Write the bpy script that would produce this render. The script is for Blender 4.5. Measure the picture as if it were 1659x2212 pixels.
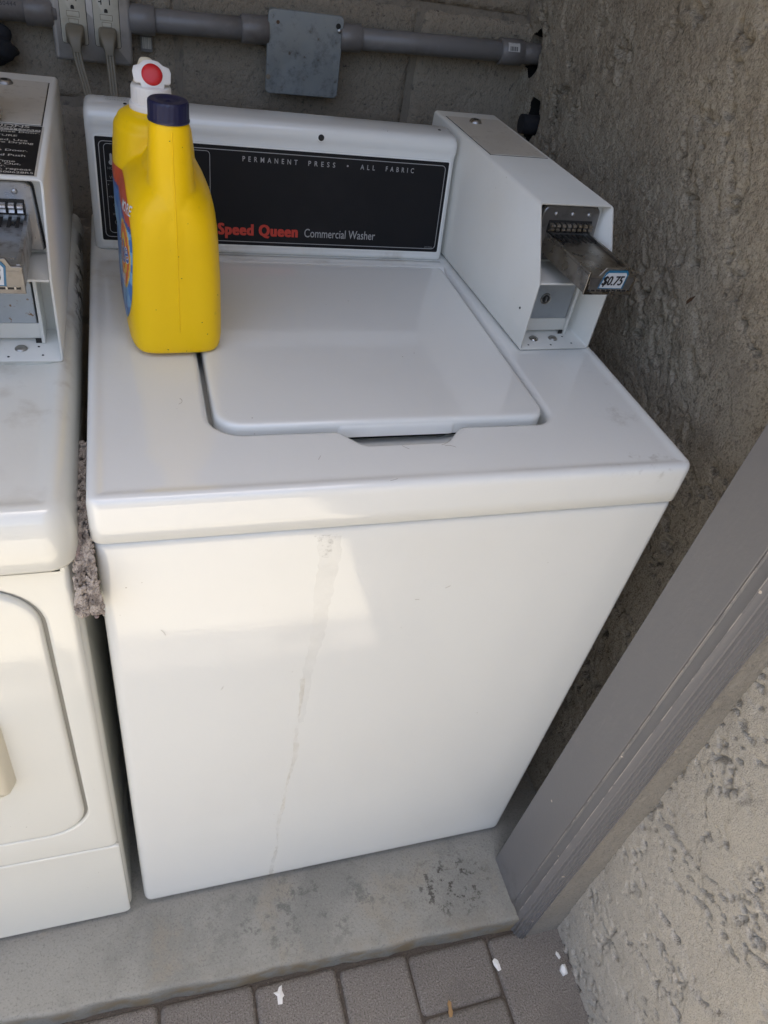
import bpy, bmesh, math, random
import numpy as np
from mathutils import Vector, Matrix
from mathutils.bvhtree import BVHTree

for o in list(bpy.data.objects):
    bpy.data.objects.remove(o, do_unlink=True)
scn = bpy.context.scene
COL = scn.collection

# ------------------------------------------------------------------ camera
cd = bpy.data.cameras.new("camera")
cam = bpy.data.objects.new("camera", cd)
COL.objects.link(cam)
RIGHT = Vector((0.952681, -0.263576, 0.151418))
DOWN = Vector((-0.067648, -0.669478, -0.739745))
FWD = Vector((0.296350, 0.694498, -0.655629))
cam.matrix_world = Matrix((
    (RIGHT.x, -DOWN.x, -FWD.x, 0.053542),
    (RIGHT.y, -DOWN.y, -FWD.y, -0.538875),
    (RIGHT.z, -DOWN.z, -FWD.z, 1.383690),
    (0, 0, 0, 1)))
cd.sensor_fit = 'VERTICAL'
cd.sensor_height = 36.0
cd.lens = 1622.18 / 2212.0 * 36.0
cd.clip_start = 0.02
cd.clip_end = 2000.0
scn.camera = cam

# ------------------------------------------------------------------ world, sun, exposure
SUN_DIR = Vector((0.16, 0.33, 2.55)).normalized()      # towards the sun: high, from behind the building
world = bpy.data.worlds.new("World")
scn.world = world
world.use_nodes = True
wn = world.node_tree
wn.nodes.clear()
sky = wn.nodes.new("ShaderNodeTexSky")
sky.sky_type = 'NISHITA'
sky.sun_disc = False
sky.sun_elevation = math.asin(SUN_DIR.z)
sky.sun_rotation = math.atan2(SUN_DIR.x, SUN_DIR.y)
sky.dust_density = 6.0
sky.ozone_density = 0.4
bg = wn.nodes.new("ShaderNodeBackground")
bg.inputs[1].default_value = 0.15
wo = wn.nodes.new("ShaderNodeOutputWorld")
wn.links.new(sky.outputs[0], bg.inputs[0])
wn.links.new(bg.outputs[0], wo.inputs[0])

sl = bpy.data.lights.new("sun", 'SUN')
sl.energy = 5.0
sl.angle = math.radians(0.53)
sl.color = (1.0, 0.93, 0.81)
sun = bpy.data.objects.new("sun", sl)
COL.objects.link(sun)
sun.rotation_euler = (-SUN_DIR).to_track_quat('-Z', 'Y').to_euler()

scn.view_settings.view_transform = 'Standard'
scn.view_settings.look = 'None'
scn.view_settings.gamma = 1.0
scn.view_settings.exposure = 1.65
scn.view_settings.use_curve_mapping = False
scn.render.engine = 'CYCLES'
scn.cycles.max_bounces = 10
scn.cycles.diffuse_bounces = 6

rnd = random.Random(7)
nrng = np.random.default_rng(11)

# ------------------------------------------------------------------ materials
def mat(name, base, rough=0.5, metal=0.0, layers=(), bumps=(), spec=0.5, coat=0.0, rough_noise=None, sss=0.0, trans=0.0, rand=0.0):
    m = bpy.data.materials.new(name)
    m.use_nodes = True
    nt = m.node_tree
    nd, lk = nt.nodes, nt.links
    b = nd["Principled BSDF"]
    b.inputs["Roughness"].default_value = rough
    b.inputs["Metallic"].default_value = metal
    b.inputs["Specular IOR Level"].default_value = spec
    b.inputs["Coat Weight"].default_value = coat
    b.inputs["Coat Roughness"].default_value = 0.08
    if sss:
        b.inputs["Subsurface Weight"].default_value = sss
        b.inputs["Subsurface Radius"].default_value = (0.01, 0.01, 0.008)
        b.inputs["Subsurface Scale"].default_value = 0.6
    if trans:
        b.inputs["Transmission Weight"].default_value = trans
    tc = nd.new("ShaderNodeTexCoord")
    col = nd.new("ShaderNodeRGB")
    col.outputs[0].default_value = (*base, 1)
    cur = col.outputs[0]

    def noise_mask(L):
        vec = tc.outputs["Object"]
        if 'stretch' in L:
            mp = nd.new("ShaderNodeMapping")
            mp.inputs["Scale"].default_value = L['stretch']
            mp.inputs["Rotation"].default_value = L.get('rot', (0, 0, 0))
            lk.new(vec, mp.inputs[0])
            vec = mp.outputs[0]
        kind = L.get('kind', 'noise')
        if kind == 'voronoi':
            n = nd.new("ShaderNodeTexVoronoi")
            n.inputs["Scale"].default_value = L['scale']
            lk.new(vec, n.inputs["Vector"])
            out = n.outputs["Distance"]
        else:
            n = nd.new("ShaderNodeTexNoise")
            n.inputs["Scale"].default_value = L['scale']
            n.inputs["Detail"].default_value = L.get('detail', 5)
            n.inputs["Roughness"].default_value = L.get('nrough', 0.6)
            n.inputs["Distortion"].default_value = L.get('dist', 0)
            lk.new(vec, n.inputs["Vector"])
            out = n.outputs["Fac"]
        mr = nd.new("ShaderNodeMapRange")
        mr.interpolation_type = 'SMOOTHSTEP'
        mr.inputs[1].default_value = L['lo']
        mr.inputs[2].default_value = L['hi']
        mr.inputs[3].default_value = 0
        mr.inputs[4].default_value = L.get('amt', 1.0)
        lk.new(out, mr.inputs[0])
        res = mr.outputs[0]
        for c, r in L.get('spheres', ()):
            s = nd.new("ShaderNodeVectorMath"); s.operation = 'SUBTRACT'
            s.inputs[1].default_value = c
            lk.new(tc.outputs["Object"], s.inputs[0])
            d = nd.new("ShaderNodeVectorMath"); d.operation = 'DIVIDE'
            d.inputs[1].default_value = r
            lk.new(s.outputs[0], d.inputs[0])
            ln = nd.new("ShaderNodeVectorMath"); ln.operation = 'LENGTH'
            lk.new(d.outputs[0], ln.inputs[0])
            m2 = nd.new("ShaderNodeMapRange"); m2.interpolation_type = 'SMOOTHSTEP'
            m2.inputs[1].default_value = 1.0; m2.inputs[2].default_value = 0.35
            lk.new(ln.outputs["Value"], m2.inputs[0])
            mu = nd.new("ShaderNodeMath"); mu.operation = 'MULTIPLY'
            lk.new(res, mu.inputs[0]); lk.new(m2.outputs[0], mu.inputs[1])
            res = mu.outputs[0]
        if 'gate' in L:
            g = noise_mask(L['gate'])
            mu = nd.new("ShaderNodeMath"); mu.operation = 'MULTIPLY'
            lk.new(res, mu.inputs[0]); lk.new(g, mu.inputs[1])
            res = mu.outputs[0]
        return res

    for L in layers:
        f = noise_mask(L)
        mx = nd.new("ShaderNodeMix"); mx.data_type = 'RGBA'
        lk.new(f, mx.inputs[0])
        lk.new(cur, mx.inputs[6])
        mx.inputs[7].default_value = (*L['color'], 1)
        cur = mx.outputs[2]
    if rand:
        oi = nd.new("ShaderNodeObjectInfo")
        mr = nd.new("ShaderNodeMapRange")
        mr.inputs[3].default_value = 1 - rand; mr.inputs[4].default_value = 1 + rand
        lk.new(oi.outputs["Random"], mr.inputs[0])
        vm = nd.new("ShaderNodeVectorMath"); vm.operation = 'SCALE'
        lk.new(cur, vm.inputs[0]); lk.new(mr.outputs[0], vm.inputs["Scale"])
        cur = vm.outputs[0]
    lk.new(cur, b.inputs["Base Color"])
    if rough_noise:
        f = noise_mask(dict(scale=rough_noise[0], lo=0.3, hi=0.7, amt=1.0))
        mr = nd.new("ShaderNodeMapRange")
        mr.inputs[3].default_value = rough_noise[1]; mr.inputs[4].default_value = rough_noise[2]
        lk.new(f, mr.inputs[0]); lk.new(mr.outputs[0], b.inputs["Roughness"])
    prev = None
    for B in bumps:
        f = noise_mask(dict(scale=B['scale'], detail=B.get('detail', 3), lo=B.get('lo', 0), hi=B.get('hi', 1), kind=B.get('kind', 'noise'), nrough=B.get('nrough', 0.6),
                            **({'stretch': B['stretch']} if 'stretch' in B else {}), **({'dist': B['warp']} if 'warp' in B else {})))
        bp = nd.new("ShaderNodeBump")
        bp.inputs["Strength"].default_value = B.get('strength', 1)
        bp.inputs["Distance"].default_value = B['dist']
        if B.get('invert'): bp.invert = True
        lk.new(f, bp.inputs["Height"])
        if prev: lk.new(prev, bp.inputs["Normal"])
        prev = bp.outputs[0]
    if prev: lk.new(prev, b.inputs["Normal"])
    return m

SPECK = dict(kind='voronoi', scale=75, lo=0.07, hi=0.04, amt=0.6, color=(0.16, 0.12, 0.08), gate=dict(scale=11, detail=2, lo=0.6, hi=0.66))
M = {}
M['enamel'] = mat('white_enamel', (0.75, 0.76, 0.735), 0.2, layers=[
    dict(scale=3.2, lo=0.45, hi=0.85, amt=0.25, color=(0.66, 0.65, 0.60)), SPECK,
    dict(scale=24, detail=8, nrough=0.75, lo=0.53, hi=0.75, amt=0.38, color=(0.34, 0.31, 0.26), spheres=[((0.62, 0.16, 0.913), (0.055, 0.17, 0.05))]),
    dict(scale=60, detail=6, lo=0.55, hi=0.72, amt=0.4, color=(0.34, 0.31, 0.26), spheres=[((0.60, 0.012, 0.913), (0.1, 0.03, 0.03))]),
    dict(scale=14, detail=6, lo=0.5, hi=0.75, amt=0.6, color=(0.40, 0.36, 0.29), spheres=[((0.3, 0.523, 0.915), (0.6, 0.03, 0.02))]),
    dict(scale=18, detail=6, lo=0.5, hi=0.72, amt=0.35, color=(0.48, 0.42, 0.32), spheres=[((0.05, 0.48, 0.915), (0.09, 0.16, 0.03))]),
    ], bumps=[dict(scale=170, detail=1, dist=0.0002, strength=0.25), dict(scale=4, detail=1, dist=0.003, strength=0.15)], rough_noise=(6, 0.04, 0.09), coat=0.0, spec=0.75)
M['cream'] = mat('cream_enamel', (0.73, 0.73, 0.675), 0.2, layers=[
    dict(scale=3, lo=0.45, hi=0.85, amt=0.3, color=(0.62, 0.60, 0.51)), SPECK,
    dict(scale=38, detail=7, nrough=0.7, lo=0.47, hi=0.53, amt=0.95, color=(0.07, 0.04, 0.022), spheres=[((-0.012, 0.50, 0.905), (0.010, 0.26, 0.04))]),
    dict(scale=16, detail=7, lo=0.5, hi=0.7, amt=0.5, color=(0.34, 0.28, 0.2), spheres=[((-0.05, 0.4, 0.914), (0.1, 0.5, 0.02))]),
    ], bumps=[dict(scale=170, detail=1, dist=0.0002, strength=0.25), dict(scale=4, detail=1, dist=0.003, strength=0.15)], rough_noise=(6, 0.04, 0.09), coat=0.0, spec=0.75)
M['meter'] = mat('meter_enamel', (0.68, 0.668, 0.615), 0.33, layers=[
    dict(scale=7, lo=0.4, hi=0.8, amt=0.4, color=(0.60, 0.575, 0.50)),
    dict(scale=220, detail=6, lo=0.66, hi=0.76, amt=0.35, color=(0.33, 0.28, 0.22)),
    dict(scale=25, detail=8, lo=0.45, hi=0.6, amt=0.6, color=(0.25, 0.19, 0.13), spheres=[((0.09, 0.03, 0.094), (0.05, 0.05, 0.03))]), SPECK],
    bumps=[dict(scale=220, detail=1, dist=0.0002, strength=0.3)])
M['door_panel'] = mat('beige_panel', (0.56, 0.525, 0.455), 0.4, layers=[
    dict(scale=90, detail=5, lo=0.55, hi=0.72, amt=0.5, color=(0.35, 0.3, 0.23)),
    dict(scale=12, detail=5, lo=0.5, hi=0.75, amt=0.4, color=(0.44, 0.39, 0.31))], bumps=[dict(scale=400, detail=1, dist=0.0002, strength=0.4)])
M['groove'] = mat('groove_grey', (0.24, 0.235, 0.21), 0.5)
M['gap'] = mat('dark_gap', (0.015, 0.014, 0.013), 0.7)
M['fascia'] = mat('black_fascia', (0.010, 0.010, 0.0115), 0.5, spec=0.18, layers=[dict(scale=8, lo=0.45, hi=0.8, amt=0.35, color=(0.028, 0.027, 0.027))])
M['print'] = mat('silver_print', (0.32, 0.32, 0.32), 0.45)
M['print_dim'] = mat('grey_print', (0.20, 0.20, 0.20), 0.5)
M['print_red'] = mat('red_print', (0.50, 0.035, 0.018), 0.45)
M['print_black'] = mat('black_print', (0.01, 0.01, 0.012), 0.5)
M['label_white'] = mat('label_white', (0.60, 0.57, 0.50), 0.45)
M['zinc'] = mat('zinc_cover', (0.30, 0.325, 0.335), 0.42, metal=0.45, layers=[
    dict(scale=45, detail=8, nrough=0.7, lo=0.47, hi=0.72, amt=0.75, color=(0.13, 0.14, 0.145)),
    dict(scale=12, detail=4, lo=0.45, hi=0.75, amt=0.5, color=(0.20, 0.22, 0.225)),
    dict(scale=90, detail=4, lo=0.62, hi=0.72, amt=0.7, color=(0.11, 0.075, 0.05))], rough_noise=(30, 0.32, 0.6))
M['castmetal'] = mat('aluminium_plate', (0.46, 0.44, 0.42), 0.36, metal=0.6, layers=[dict(scale=30, detail=8, lo=0.45, hi=0.75, amt=0.6, color=(0.24, 0.215, 0.18))], rough_noise=(25, 0.3, 0.6))
M['ivory'] = mat('ivory_plastic', (0.50, 0.47, 0.385), 0.4, layers=[dict(scale=40, detail=6, lo=0.5, hi=0.75, amt=0.5, color=(0.3, 0.26, 0.19))])
M['handle'] = mat('cream_handle_plastic', (0.70, 0.655, 0.53), 0.35)
M['plug'] = mat('taupe_rubber', (0.18, 0.157, 0.115), 0.5, layers=[dict(scale=50, lo=0.5, hi=0.8, amt=0.5, color=(0.11, 0.092, 0.066))])
M['conduit'] = mat('grey_conduit', (0.185, 0.175, 0.17), 0.36, layers=[dict(scale=11, detail=7, lo=0.42, hi=0.72, amt=0.75, color=(0.095, 0.077, 0.062)), dict(scale=45, detail=5, lo=0.55, hi=0.75, amt=0.5, color=(0.27, 0.26, 0.25))], bumps=[dict(scale=120, dist=0.0004, strength=0.3)])
M['steel'] = mat('worn_steel', (0.40, 0.385, 0.36), 0.28, metal=1.0, layers=[dict(scale=45, detail=7, lo=0.45, hi=0.75, amt=0.8, color=(0.13, 0.115, 0.095))], rough_noise=(50, 0.2, 0.5))
M['chrome'] = mat('scuffed_chrome', (0.42, 0.42, 0.42), 0.3, metal=1.0, layers=[dict(scale=60, detail=7, lo=0.5, hi=0.72, amt=0.75, color=(0.14, 0.12, 0.10))], rough_noise=(60, 0.25, 0.5))
M['plate'] = mat('grey_plate', (0.24, 0.235, 0.23), 0.35, metal=0.8, layers=[dict(scale=60, detail=7, lo=0.5, hi=0.75, amt=0.6, color=(0.12, 0.11, 0.10))])
M['cashbox'] = mat('galvanised_box', (0.36, 0.385, 0.40), 0.42, metal=0.4, layers=[dict(scale=28, detail=7, lo=0.45, hi=0.75, amt=0.55, color=(0.22, 0.24, 0.255))])
M['cashbox_rust'] = mat('rust_flecked_box', (0.40, 0.43, 0.45), 0.42, metal=0.3, layers=[dict(scale=24, detail=6, lo=0.45, hi=0.75, amt=0.4, color=(0.28, 0.31, 0.33)), dict(scale=110, detail=4, lo=0.58, hi=0.66, amt=0.95, color=(0.22, 0.12, 0.04))])
M['yellow'] = mat('yellow_plastic', (0.95, 0.595, 0.001), 0.40, spec=0.35, layers=[dict(scale=14, detail=4, lo=0.5, hi=0.85, amt=0.3, color=(0.86, 0.55, 0.002)), dict(scale=70, detail=6, lo=0.64, hi=0.76, amt=0.25, color=(0.4, 0.24, 0.02))], bumps=[dict(scale=260, detail=2, dist=0.0002, strength=0.3), dict(scale=26, detail=1, dist=0.0008, strength=0.3)], sss=0.04)
M['navy'] = mat('navy_plastic', (0.011, 0.013, 0.05), 0.3)
M['cap_white'] = mat('white_cap_plastic', (0.80, 0.775, 0.74), 0.38, sss=0.1)
M['cap_red'] = mat('red_button_plastic', (0.55, 0.014, 0.018), 0.34)
M['cap_cream'] = mat('cream_nozzle_plastic', (0.74, 0.66, 0.49), 0.4, sss=0.1)
M['lab_blue'] = mat('label_blue', (0.055, 0.20, 0.52), 0.3)
M['lab_light'] = mat('label_light_blue', (0.20, 0.42, 0.66), 0.3)
M['lab_deep'] = mat('label_deep_blue', (0.03, 0.10, 0.34), 0.3)
M['lab_orange'] = mat('label_orange', (0.72, 0.13, 0.015), 0.3)
M['lab_yellow'] = mat('label_yellow', (0.80, 0.50, 0.03), 0.3)
M['lab_red'] = mat('label_red', (0.58, 0.06, 0.012), 0.3)
M['lab_white'] = mat('label_print_white', (0.72, 0.74, 0.76), 0.3)
M['jug'] = mat('milky_plastic', (0.62, 0.60, 0.56), 0.35, sss=0.25, trans=0.25)
M['blackcloth'] = mat('black_cloth', (0.018, 0.018, 0.021), 0.9, bumps=[dict(scale=300, dist=0.001, strength=0.6)])
M['frame_paint'] = mat('grey_frame_paint', (0.165, 0.159, 0.158), 0.42, layers=[
    dict(scale=5, detail=4, lo=0.45, hi=0.8, amt=0.25, color=(0.165, 0.158, 0.155)),
    dict(kind='voronoi', scale=26, lo=0.065, hi=0.045, amt=0.9, color=(0.6, 0.52, 0.42), gate=dict(scale=7, detail=2, lo=0.48, hi=0.54)),
    dict(scale=18, detail=7, nrough=0.7, lo=0.46, hi=0.66, amt=0.65, color=(0.075, 0.066, 0.055), spheres=[((0.645, -0.12, -0.06), (0.12, 0.14, 0.16))]),
    dict(scale=40, detail=6, stretch=(1, 1, 0.25), lo=0.6, hi=0.72, amt=0.4, color=(0.24, 0.225, 0.21))],
    bumps=[dict(scale=160, detail=3, dist=0.0006, strength=0.3), dict(scale=30, stretch=(1, 1, 0.08), detail=3, dist=0.001, strength=0.25)])
M['wear_highlight'] = mat('worn_edge_highlight', (0.33, 0.30, 0.27), 0.6, layers=[dict(scale=35, detail=7, lo=0.45, hi=0.56, amt=1.0, color=(0.17, 0.163, 0.16))])  # worn bead paint, its pale tone also a painted edge highlight
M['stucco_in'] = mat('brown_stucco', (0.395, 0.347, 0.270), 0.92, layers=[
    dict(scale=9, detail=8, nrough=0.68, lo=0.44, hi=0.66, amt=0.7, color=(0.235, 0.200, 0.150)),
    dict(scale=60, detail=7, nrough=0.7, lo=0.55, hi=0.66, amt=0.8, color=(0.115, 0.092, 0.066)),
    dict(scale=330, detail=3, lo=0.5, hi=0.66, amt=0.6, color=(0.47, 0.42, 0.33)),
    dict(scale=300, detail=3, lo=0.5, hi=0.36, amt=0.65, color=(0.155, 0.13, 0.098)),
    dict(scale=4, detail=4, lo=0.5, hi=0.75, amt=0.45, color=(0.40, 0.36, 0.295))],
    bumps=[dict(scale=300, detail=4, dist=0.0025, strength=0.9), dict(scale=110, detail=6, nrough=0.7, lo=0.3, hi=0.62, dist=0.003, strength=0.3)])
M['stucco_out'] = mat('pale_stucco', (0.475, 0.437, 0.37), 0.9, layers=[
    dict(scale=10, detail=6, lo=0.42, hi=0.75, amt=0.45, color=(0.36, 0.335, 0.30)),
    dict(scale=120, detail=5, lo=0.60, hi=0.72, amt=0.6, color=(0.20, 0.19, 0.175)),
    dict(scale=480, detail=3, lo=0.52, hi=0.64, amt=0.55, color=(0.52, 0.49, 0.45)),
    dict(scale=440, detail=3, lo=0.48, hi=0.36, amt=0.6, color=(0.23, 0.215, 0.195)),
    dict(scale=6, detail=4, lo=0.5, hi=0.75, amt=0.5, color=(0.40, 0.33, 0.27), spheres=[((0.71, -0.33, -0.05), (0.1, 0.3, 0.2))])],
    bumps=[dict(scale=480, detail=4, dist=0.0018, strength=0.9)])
M['facade'] = mat('sandy_render', (0.27, 0.248, 0.212), 0.92, layers=[
    dict(scale=180, detail=5, lo=0.52, hi=0.7, amt=0.6, color=(0.12, 0.11, 0.095)),
    dict(scale=12, detail=5, lo=0.45, hi=0.7, amt=0.45, color=(0.20, 0.184, 0.155))],
    bumps=[dict(scale=320, detail=4, dist=0.0022, strength=0.7)])
M['block'] = mat('porous_block', (0.30, 0.252, 0.190), 0.95, layers=[
    dict(scale=6, detail=6, lo=0.42, hi=0.75, amt=0.45, color=(0.315, 0.28, 0.225)),
    dict(scale=130, detail=6, nrough=0.7, lo=0.52, hi=0.68, amt=0.65, color=(0.10, 0.088, 0.075)),
    dict(scale=70, detail=5, lo=0.62, hi=0.72, amt=0.8, color=(0.035, 0.03, 0.026))],
    bumps=[dict(scale=230, detail=5, dist=0.003, strength=0.8), dict(scale=80, detail=4, lo=0.3, hi=0.6, dist=0.003, strength=0.5)], rand=0.1)
M['mortar'] = mat('grey_mortar', (0.235, 0.20, 0.155), 0.95, layers=[dict(scale=60, detail=6, lo=0.5, hi=0.7, amt=0.6, color=(0.09, 0.08, 0.07))], bumps=[dict(scale=150, detail=5, dist=0.003, strength=0.7)])
M['slab'] = mat('stained_concrete', (0.262, 0.257, 0.228), 0.72, layers=[
    dict(scale=5, detail=9, nrough=0.68, lo=0.46, hi=0.62, amt=0.6, color=(0.175, 0.175, 0.157), dist=0.15),
    dict(scale=7, detail=8, nrough=0.7, lo=0.53, hi=0.66, amt=0.4, color=(0.28, 0.24, 0.175), dist=0.3),
    dict(scale=24, detail=9, nrough=0.75, lo=0.52, hi=0.60, amt=0.8, color=(0.12, 0.12, 0.108), spheres=[((0.27, -0.06, 0), (0.24, 0.09, 0.1))]),
    dict(scale=60, detail=8, nrough=0.7, lo=0.52, hi=0.60, amt=0.95, color=(0.05, 0.045, 0.037), spheres=[((0.53, -0.075, 0), (0.1, 0.075, 0.1))]),
    dict(scale=300, detail=4, lo=0.52, hi=0.72, amt=0.3, color=(0.34, 0.335, 0.305)),
    dict(scale=260, detail=4, lo=0.48, hi=0.34, amt=0.6, color=(0.15, 0.147, 0.13)),
    dict(scale=22, detail=7, lo=0.38, hi=0.62, amt=0.9, color=(0.22, 0.165, 0.095), spheres=[((0.25, -0.15, -0.04), (1.9, 0.06, 0.05))])],
    bumps=[dict(scale=160, detail=7, nrough=0.7, dist=0.0018, strength=0.6)], rough_noise=(6, 0.6, 0.9))
M['paver'] = mat('grey_paver', (0.178, 0.163, 0.146), 0.92, layers=[
    dict(scale=330, detail=4, lo=0.5, hi=0.66, amt=0.7, color=(0.30, 0.28, 0.26)),
    dict(scale=380, detail=3, lo=0.48, hi=0.36, amt=0.8, color=(0.075, 0.068, 0.06)),
    dict(scale=9, detail=6, lo=0.45, hi=0.72, amt=0.55, color=(0.13, 0.118, 0.106)),
    dict(scale=700, detail=2, lo=0.68, hi=0.72, amt=0.7, color=(0.5, 0.48, 0.45))],
    bumps=[dict(scale=330, detail=4, dist=0.0025, strength=0.9)], rand=0.12)
M['sand'] = mat('joint_sand', (0.085, 0.072, 0.06), 0.95, layers=[dict(scale=300, detail=4, lo=0.5, hi=0.7, amt=0.8, color=(0.045, 0.037, 0.03)), dict(scale=120, lo=0.6, hi=0.7, amt=0.6, color=(0.2, 0.18, 0.15))], bumps=[dict(scale=300, dist=0.003, strength=0.8)])
M['bounce_concrete'] = mat('pale_concrete', (0.43, 0.395, 0.325), 0.9, layers=[dict(scale=3, detail=6, lo=0.4, hi=0.7, amt=0.5, color=(0.40, 0.37, 0.31))], bumps=[dict(scale=200, dist=0.001, strength=0.4)])
M['paperchip'] = mat('white_chip', (0.72, 0.72, 0.70), 0.7)
M['leaf'] = mat('dry_leaf', (0.30, 0.185, 0.08), 0.7)
M['leaf_dark'] = mat('dark_leaf', (0.10, 0.055, 0.03), 0.7)
M['carpet'] = mat('grey_carpet', (0.43, 0.375, 0.325), 0.95, layers=[dict(scale=90, detail=3, lo=0.45, hi=0.62, amt=0.8, color=(0.14, 0.115, 0.10)), dict(scale=45, detail=2, lo=0.6, hi=0.7, amt=0.5, color=(0.34, 0.24, 0.22))], bumps=[dict(scale=900, detail=2, dist=0.0012, strength=0.7)])
M['interior'] = mat('plain_render', (0.42, 0.37, 0.30), 0.9)
M['sticker_blue'] = mat('sticker_blue', (0.02, 0.13, 0.24), 0.3)
M['sticker_white'] = mat('sticker_white', (0.52, 0.55, 0.58), 0.3)
M['speck'] = mat('dark_speck', (0.03, 0.02, 0.015), 0.8)
M['barcode'] = mat('barcode_paper', (0.55, 0.53, 0.50), 0.5)

# semi-transparent residue of tape: dirt film on the enamel
def film(name, color, scale, lo, hi, amt, rough):
    m = bpy.data.materials.new(name); m.use_nodes = True
    nt = m.node_tree; nd, lk = nt.nodes, nt.links
    b = nd["Principled BSDF"]; out = nd["Material Output"]
    b.inputs["Base Color"].default_value = (*color, 1); b.inputs["Roughness"].default_value = rough
    tr = nd.new("ShaderNodeBsdfTransparent"); mx = nd.new("ShaderNodeMixShader")
    tc = nd.new("ShaderNodeTexCoord"); n = nd.new("ShaderNodeTexNoise")
    n.inputs["Scale"].default_value = scale; n.inputs["Detail"].default_value = 7; n.inputs["Roughness"].default_value = 0.65
    mr = nd.new("ShaderNodeMapRange"); mr.inputs[1].default_value = lo; mr.inputs[2].default_value = hi; mr.inputs[4].default_value = amt
    lk.new(tc.outputs["Object"], n.inputs["Vector"]); lk.new(n.outputs["Fac"], mr.inputs[0]); lk.new(mr.outputs[0], mx.inputs[0])
    lk.new(tr.outputs[0], mx.inputs[1]); lk.new(b.outputs[0], mx.inputs[2]); lk.new(mx.outputs[0], out.inputs[0])
    return m
M['residue'] = film('tape_residue_film', (0.68, 0.55, 0.36), 30, 0.36, 0.74, 0.25, 0.22)
M['residue_faint'] = film('faint_tape_film', (0.62, 0.59, 0.52), 22, 0.3, 0.7, 0.10, 0.25)
M['hair'] = mat('stray_hair', (0.22, 0.18, 0.14), 0.7)
M['residue_dark'] = film('torn_tape_film', (0.22, 0.18, 0.15), 150, 0.50, 0.72, 0.32, 0.6)

# ------------------------------------------------------------------ helpers
def tag(o, label=None, cat=None, group=None, kind=None):
    if label: o["label"] = label
    if cat: o["category"] = cat
    if group: o["group"] = group
    if kind: o["kind"] = kind
    return o

def empty(name, loc, label, cat, group=None, rz=0.0):
    o = bpy.data.objects.new(name, None)
    o.empty_display_size = 0.05
    o.location = loc
    o.rotation_euler = (0, 0, rz)
    COL.objects.link(o)
    o["_m"] = 1
    del o["_m"]
    return tag(o, label, cat, group)

def wm(o):
    m = Matrix.LocRotScale(o.location, o.rotation_euler, o.scale)
    return (wm(o.parent) @ o.matrix_parent_inverse @ m) if o.parent else m

def link(name, me, material, parent=None, local=False):
    o = bpy.data.objects.new(name, me)
    COL.objects.link(o)
    if material:
        for m in (material if isinstance(material, (list, tuple)) else [material]):
            me.materials.append(m)
    if parent:
        o.parent = parent
        if not local:
            o.matrix_parent_inverse = wm(parent).inverted()
    return o

def smooth(me, ang=40):
    if len(me.polygons):
        me.shade_smooth()
        me.set_sharp_from_angle(angle=math.radians(ang))

def from_data(name, verts, faces, material, parent=None, local=False, ang=40, xf=None, mats=None):
    me = bpy.data.meshes.new(name)
    if xf is not None: verts = [xf @ Vector(v) for v in verts]
    me.from_pydata([tuple(v) for v in verts], [], faces)
    me.validate()
    bm = bmesh.new(); bm.from_mesh(me); bmesh.ops.recalc_face_normals(bm, faces=bm.faces); bm.to_mesh(me); bm.free()
    smooth(me, ang)
    return link(name, me, material, parent, local)

def from_bm(name, bm, material, parent=None, local=False, ang=40, xf=None):
    me = bpy.data.meshes.new(name)
    bmesh.ops.recalc_face_normals(bm, faces=bm.faces)
    if xf is not None: bm.transform(xf)
    bm.to_mesh(me); bm.free()
    smooth(me, ang)
    return link(name, me, material, parent, local)

def bev(o, w, seg=3, ang=35):
    b = o.modifiers.new("bevel", 'BEVEL')
    b.width = w; b.segments = seg; b.limit_method = 'ANGLE'; b.angle_limit = math.radians(ang)
    b.harden_normals = True
    return o

def bbox(bm, x0, x1, y0, y1, z0, z1):
    v = [bm.verts.new(p) for p in ((x0, y0, z0), (x1, y0, z0), (x1, y1, z0), (x0, y1, z0), (x0, y0, z1), (x1, y0, z1), (x1, y1, z1), (x0, y1, z1))]
    for f in ((0, 3, 2, 1), (4, 5, 6, 7), (0, 1, 5, 4), (1, 2, 6, 5), (2, 3, 7, 6), (3, 0, 4, 7)):
        bm.faces.new([v[i] for i in f])

def box(name, b, material, parent=None, bw=0.0, local=False, xf=None, seg=2):
    bm = bmesh.new(); bbox(bm, *b)
    o = from_bm(name, bm, material, parent, local, xf=xf)
    if bw: bev(o, bw, seg)
    return o

def rrect(x0, x1, y0, y1, r, n=7):
    """closed CCW rounded rectangle; r is one radius or four (x0y0, x1y0, x1y1, x0y1)"""
    if not isinstance(r, (tuple, list)): r = (r,) * 4
    pts = []
    for (cx, cy, a0, rr) in ((x0 + r[0], y0 + r[0], 180, r[0]), (x1 - r[1], y0 + r[1], 270, r[1]), (x1 - r[2], y1 - r[2], 0, r[2]), (x0 + r[3], y1 - r[3], 90, r[3])):
        for i in range(n + 1):
            a = math.radians(a0 + 90 * i / n)
            pts.append((cx + rr * math.cos(a), cy + rr * math.sin(a)))
    return pts

def rr_inset(b, r, d, n=7, rmin=0.0015):
    """rounded rectangle b=(x0,x1,y0,y1) moved inwards by d, its corner radii never below rmin"""
    if not isinstance(r, (tuple, list)): r = (r,) * 4
    return rrect(b[0] + d, b[1] - d, b[2] + d, b[3] - d, tuple(max(q - d, rmin) for q in r), n)

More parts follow.
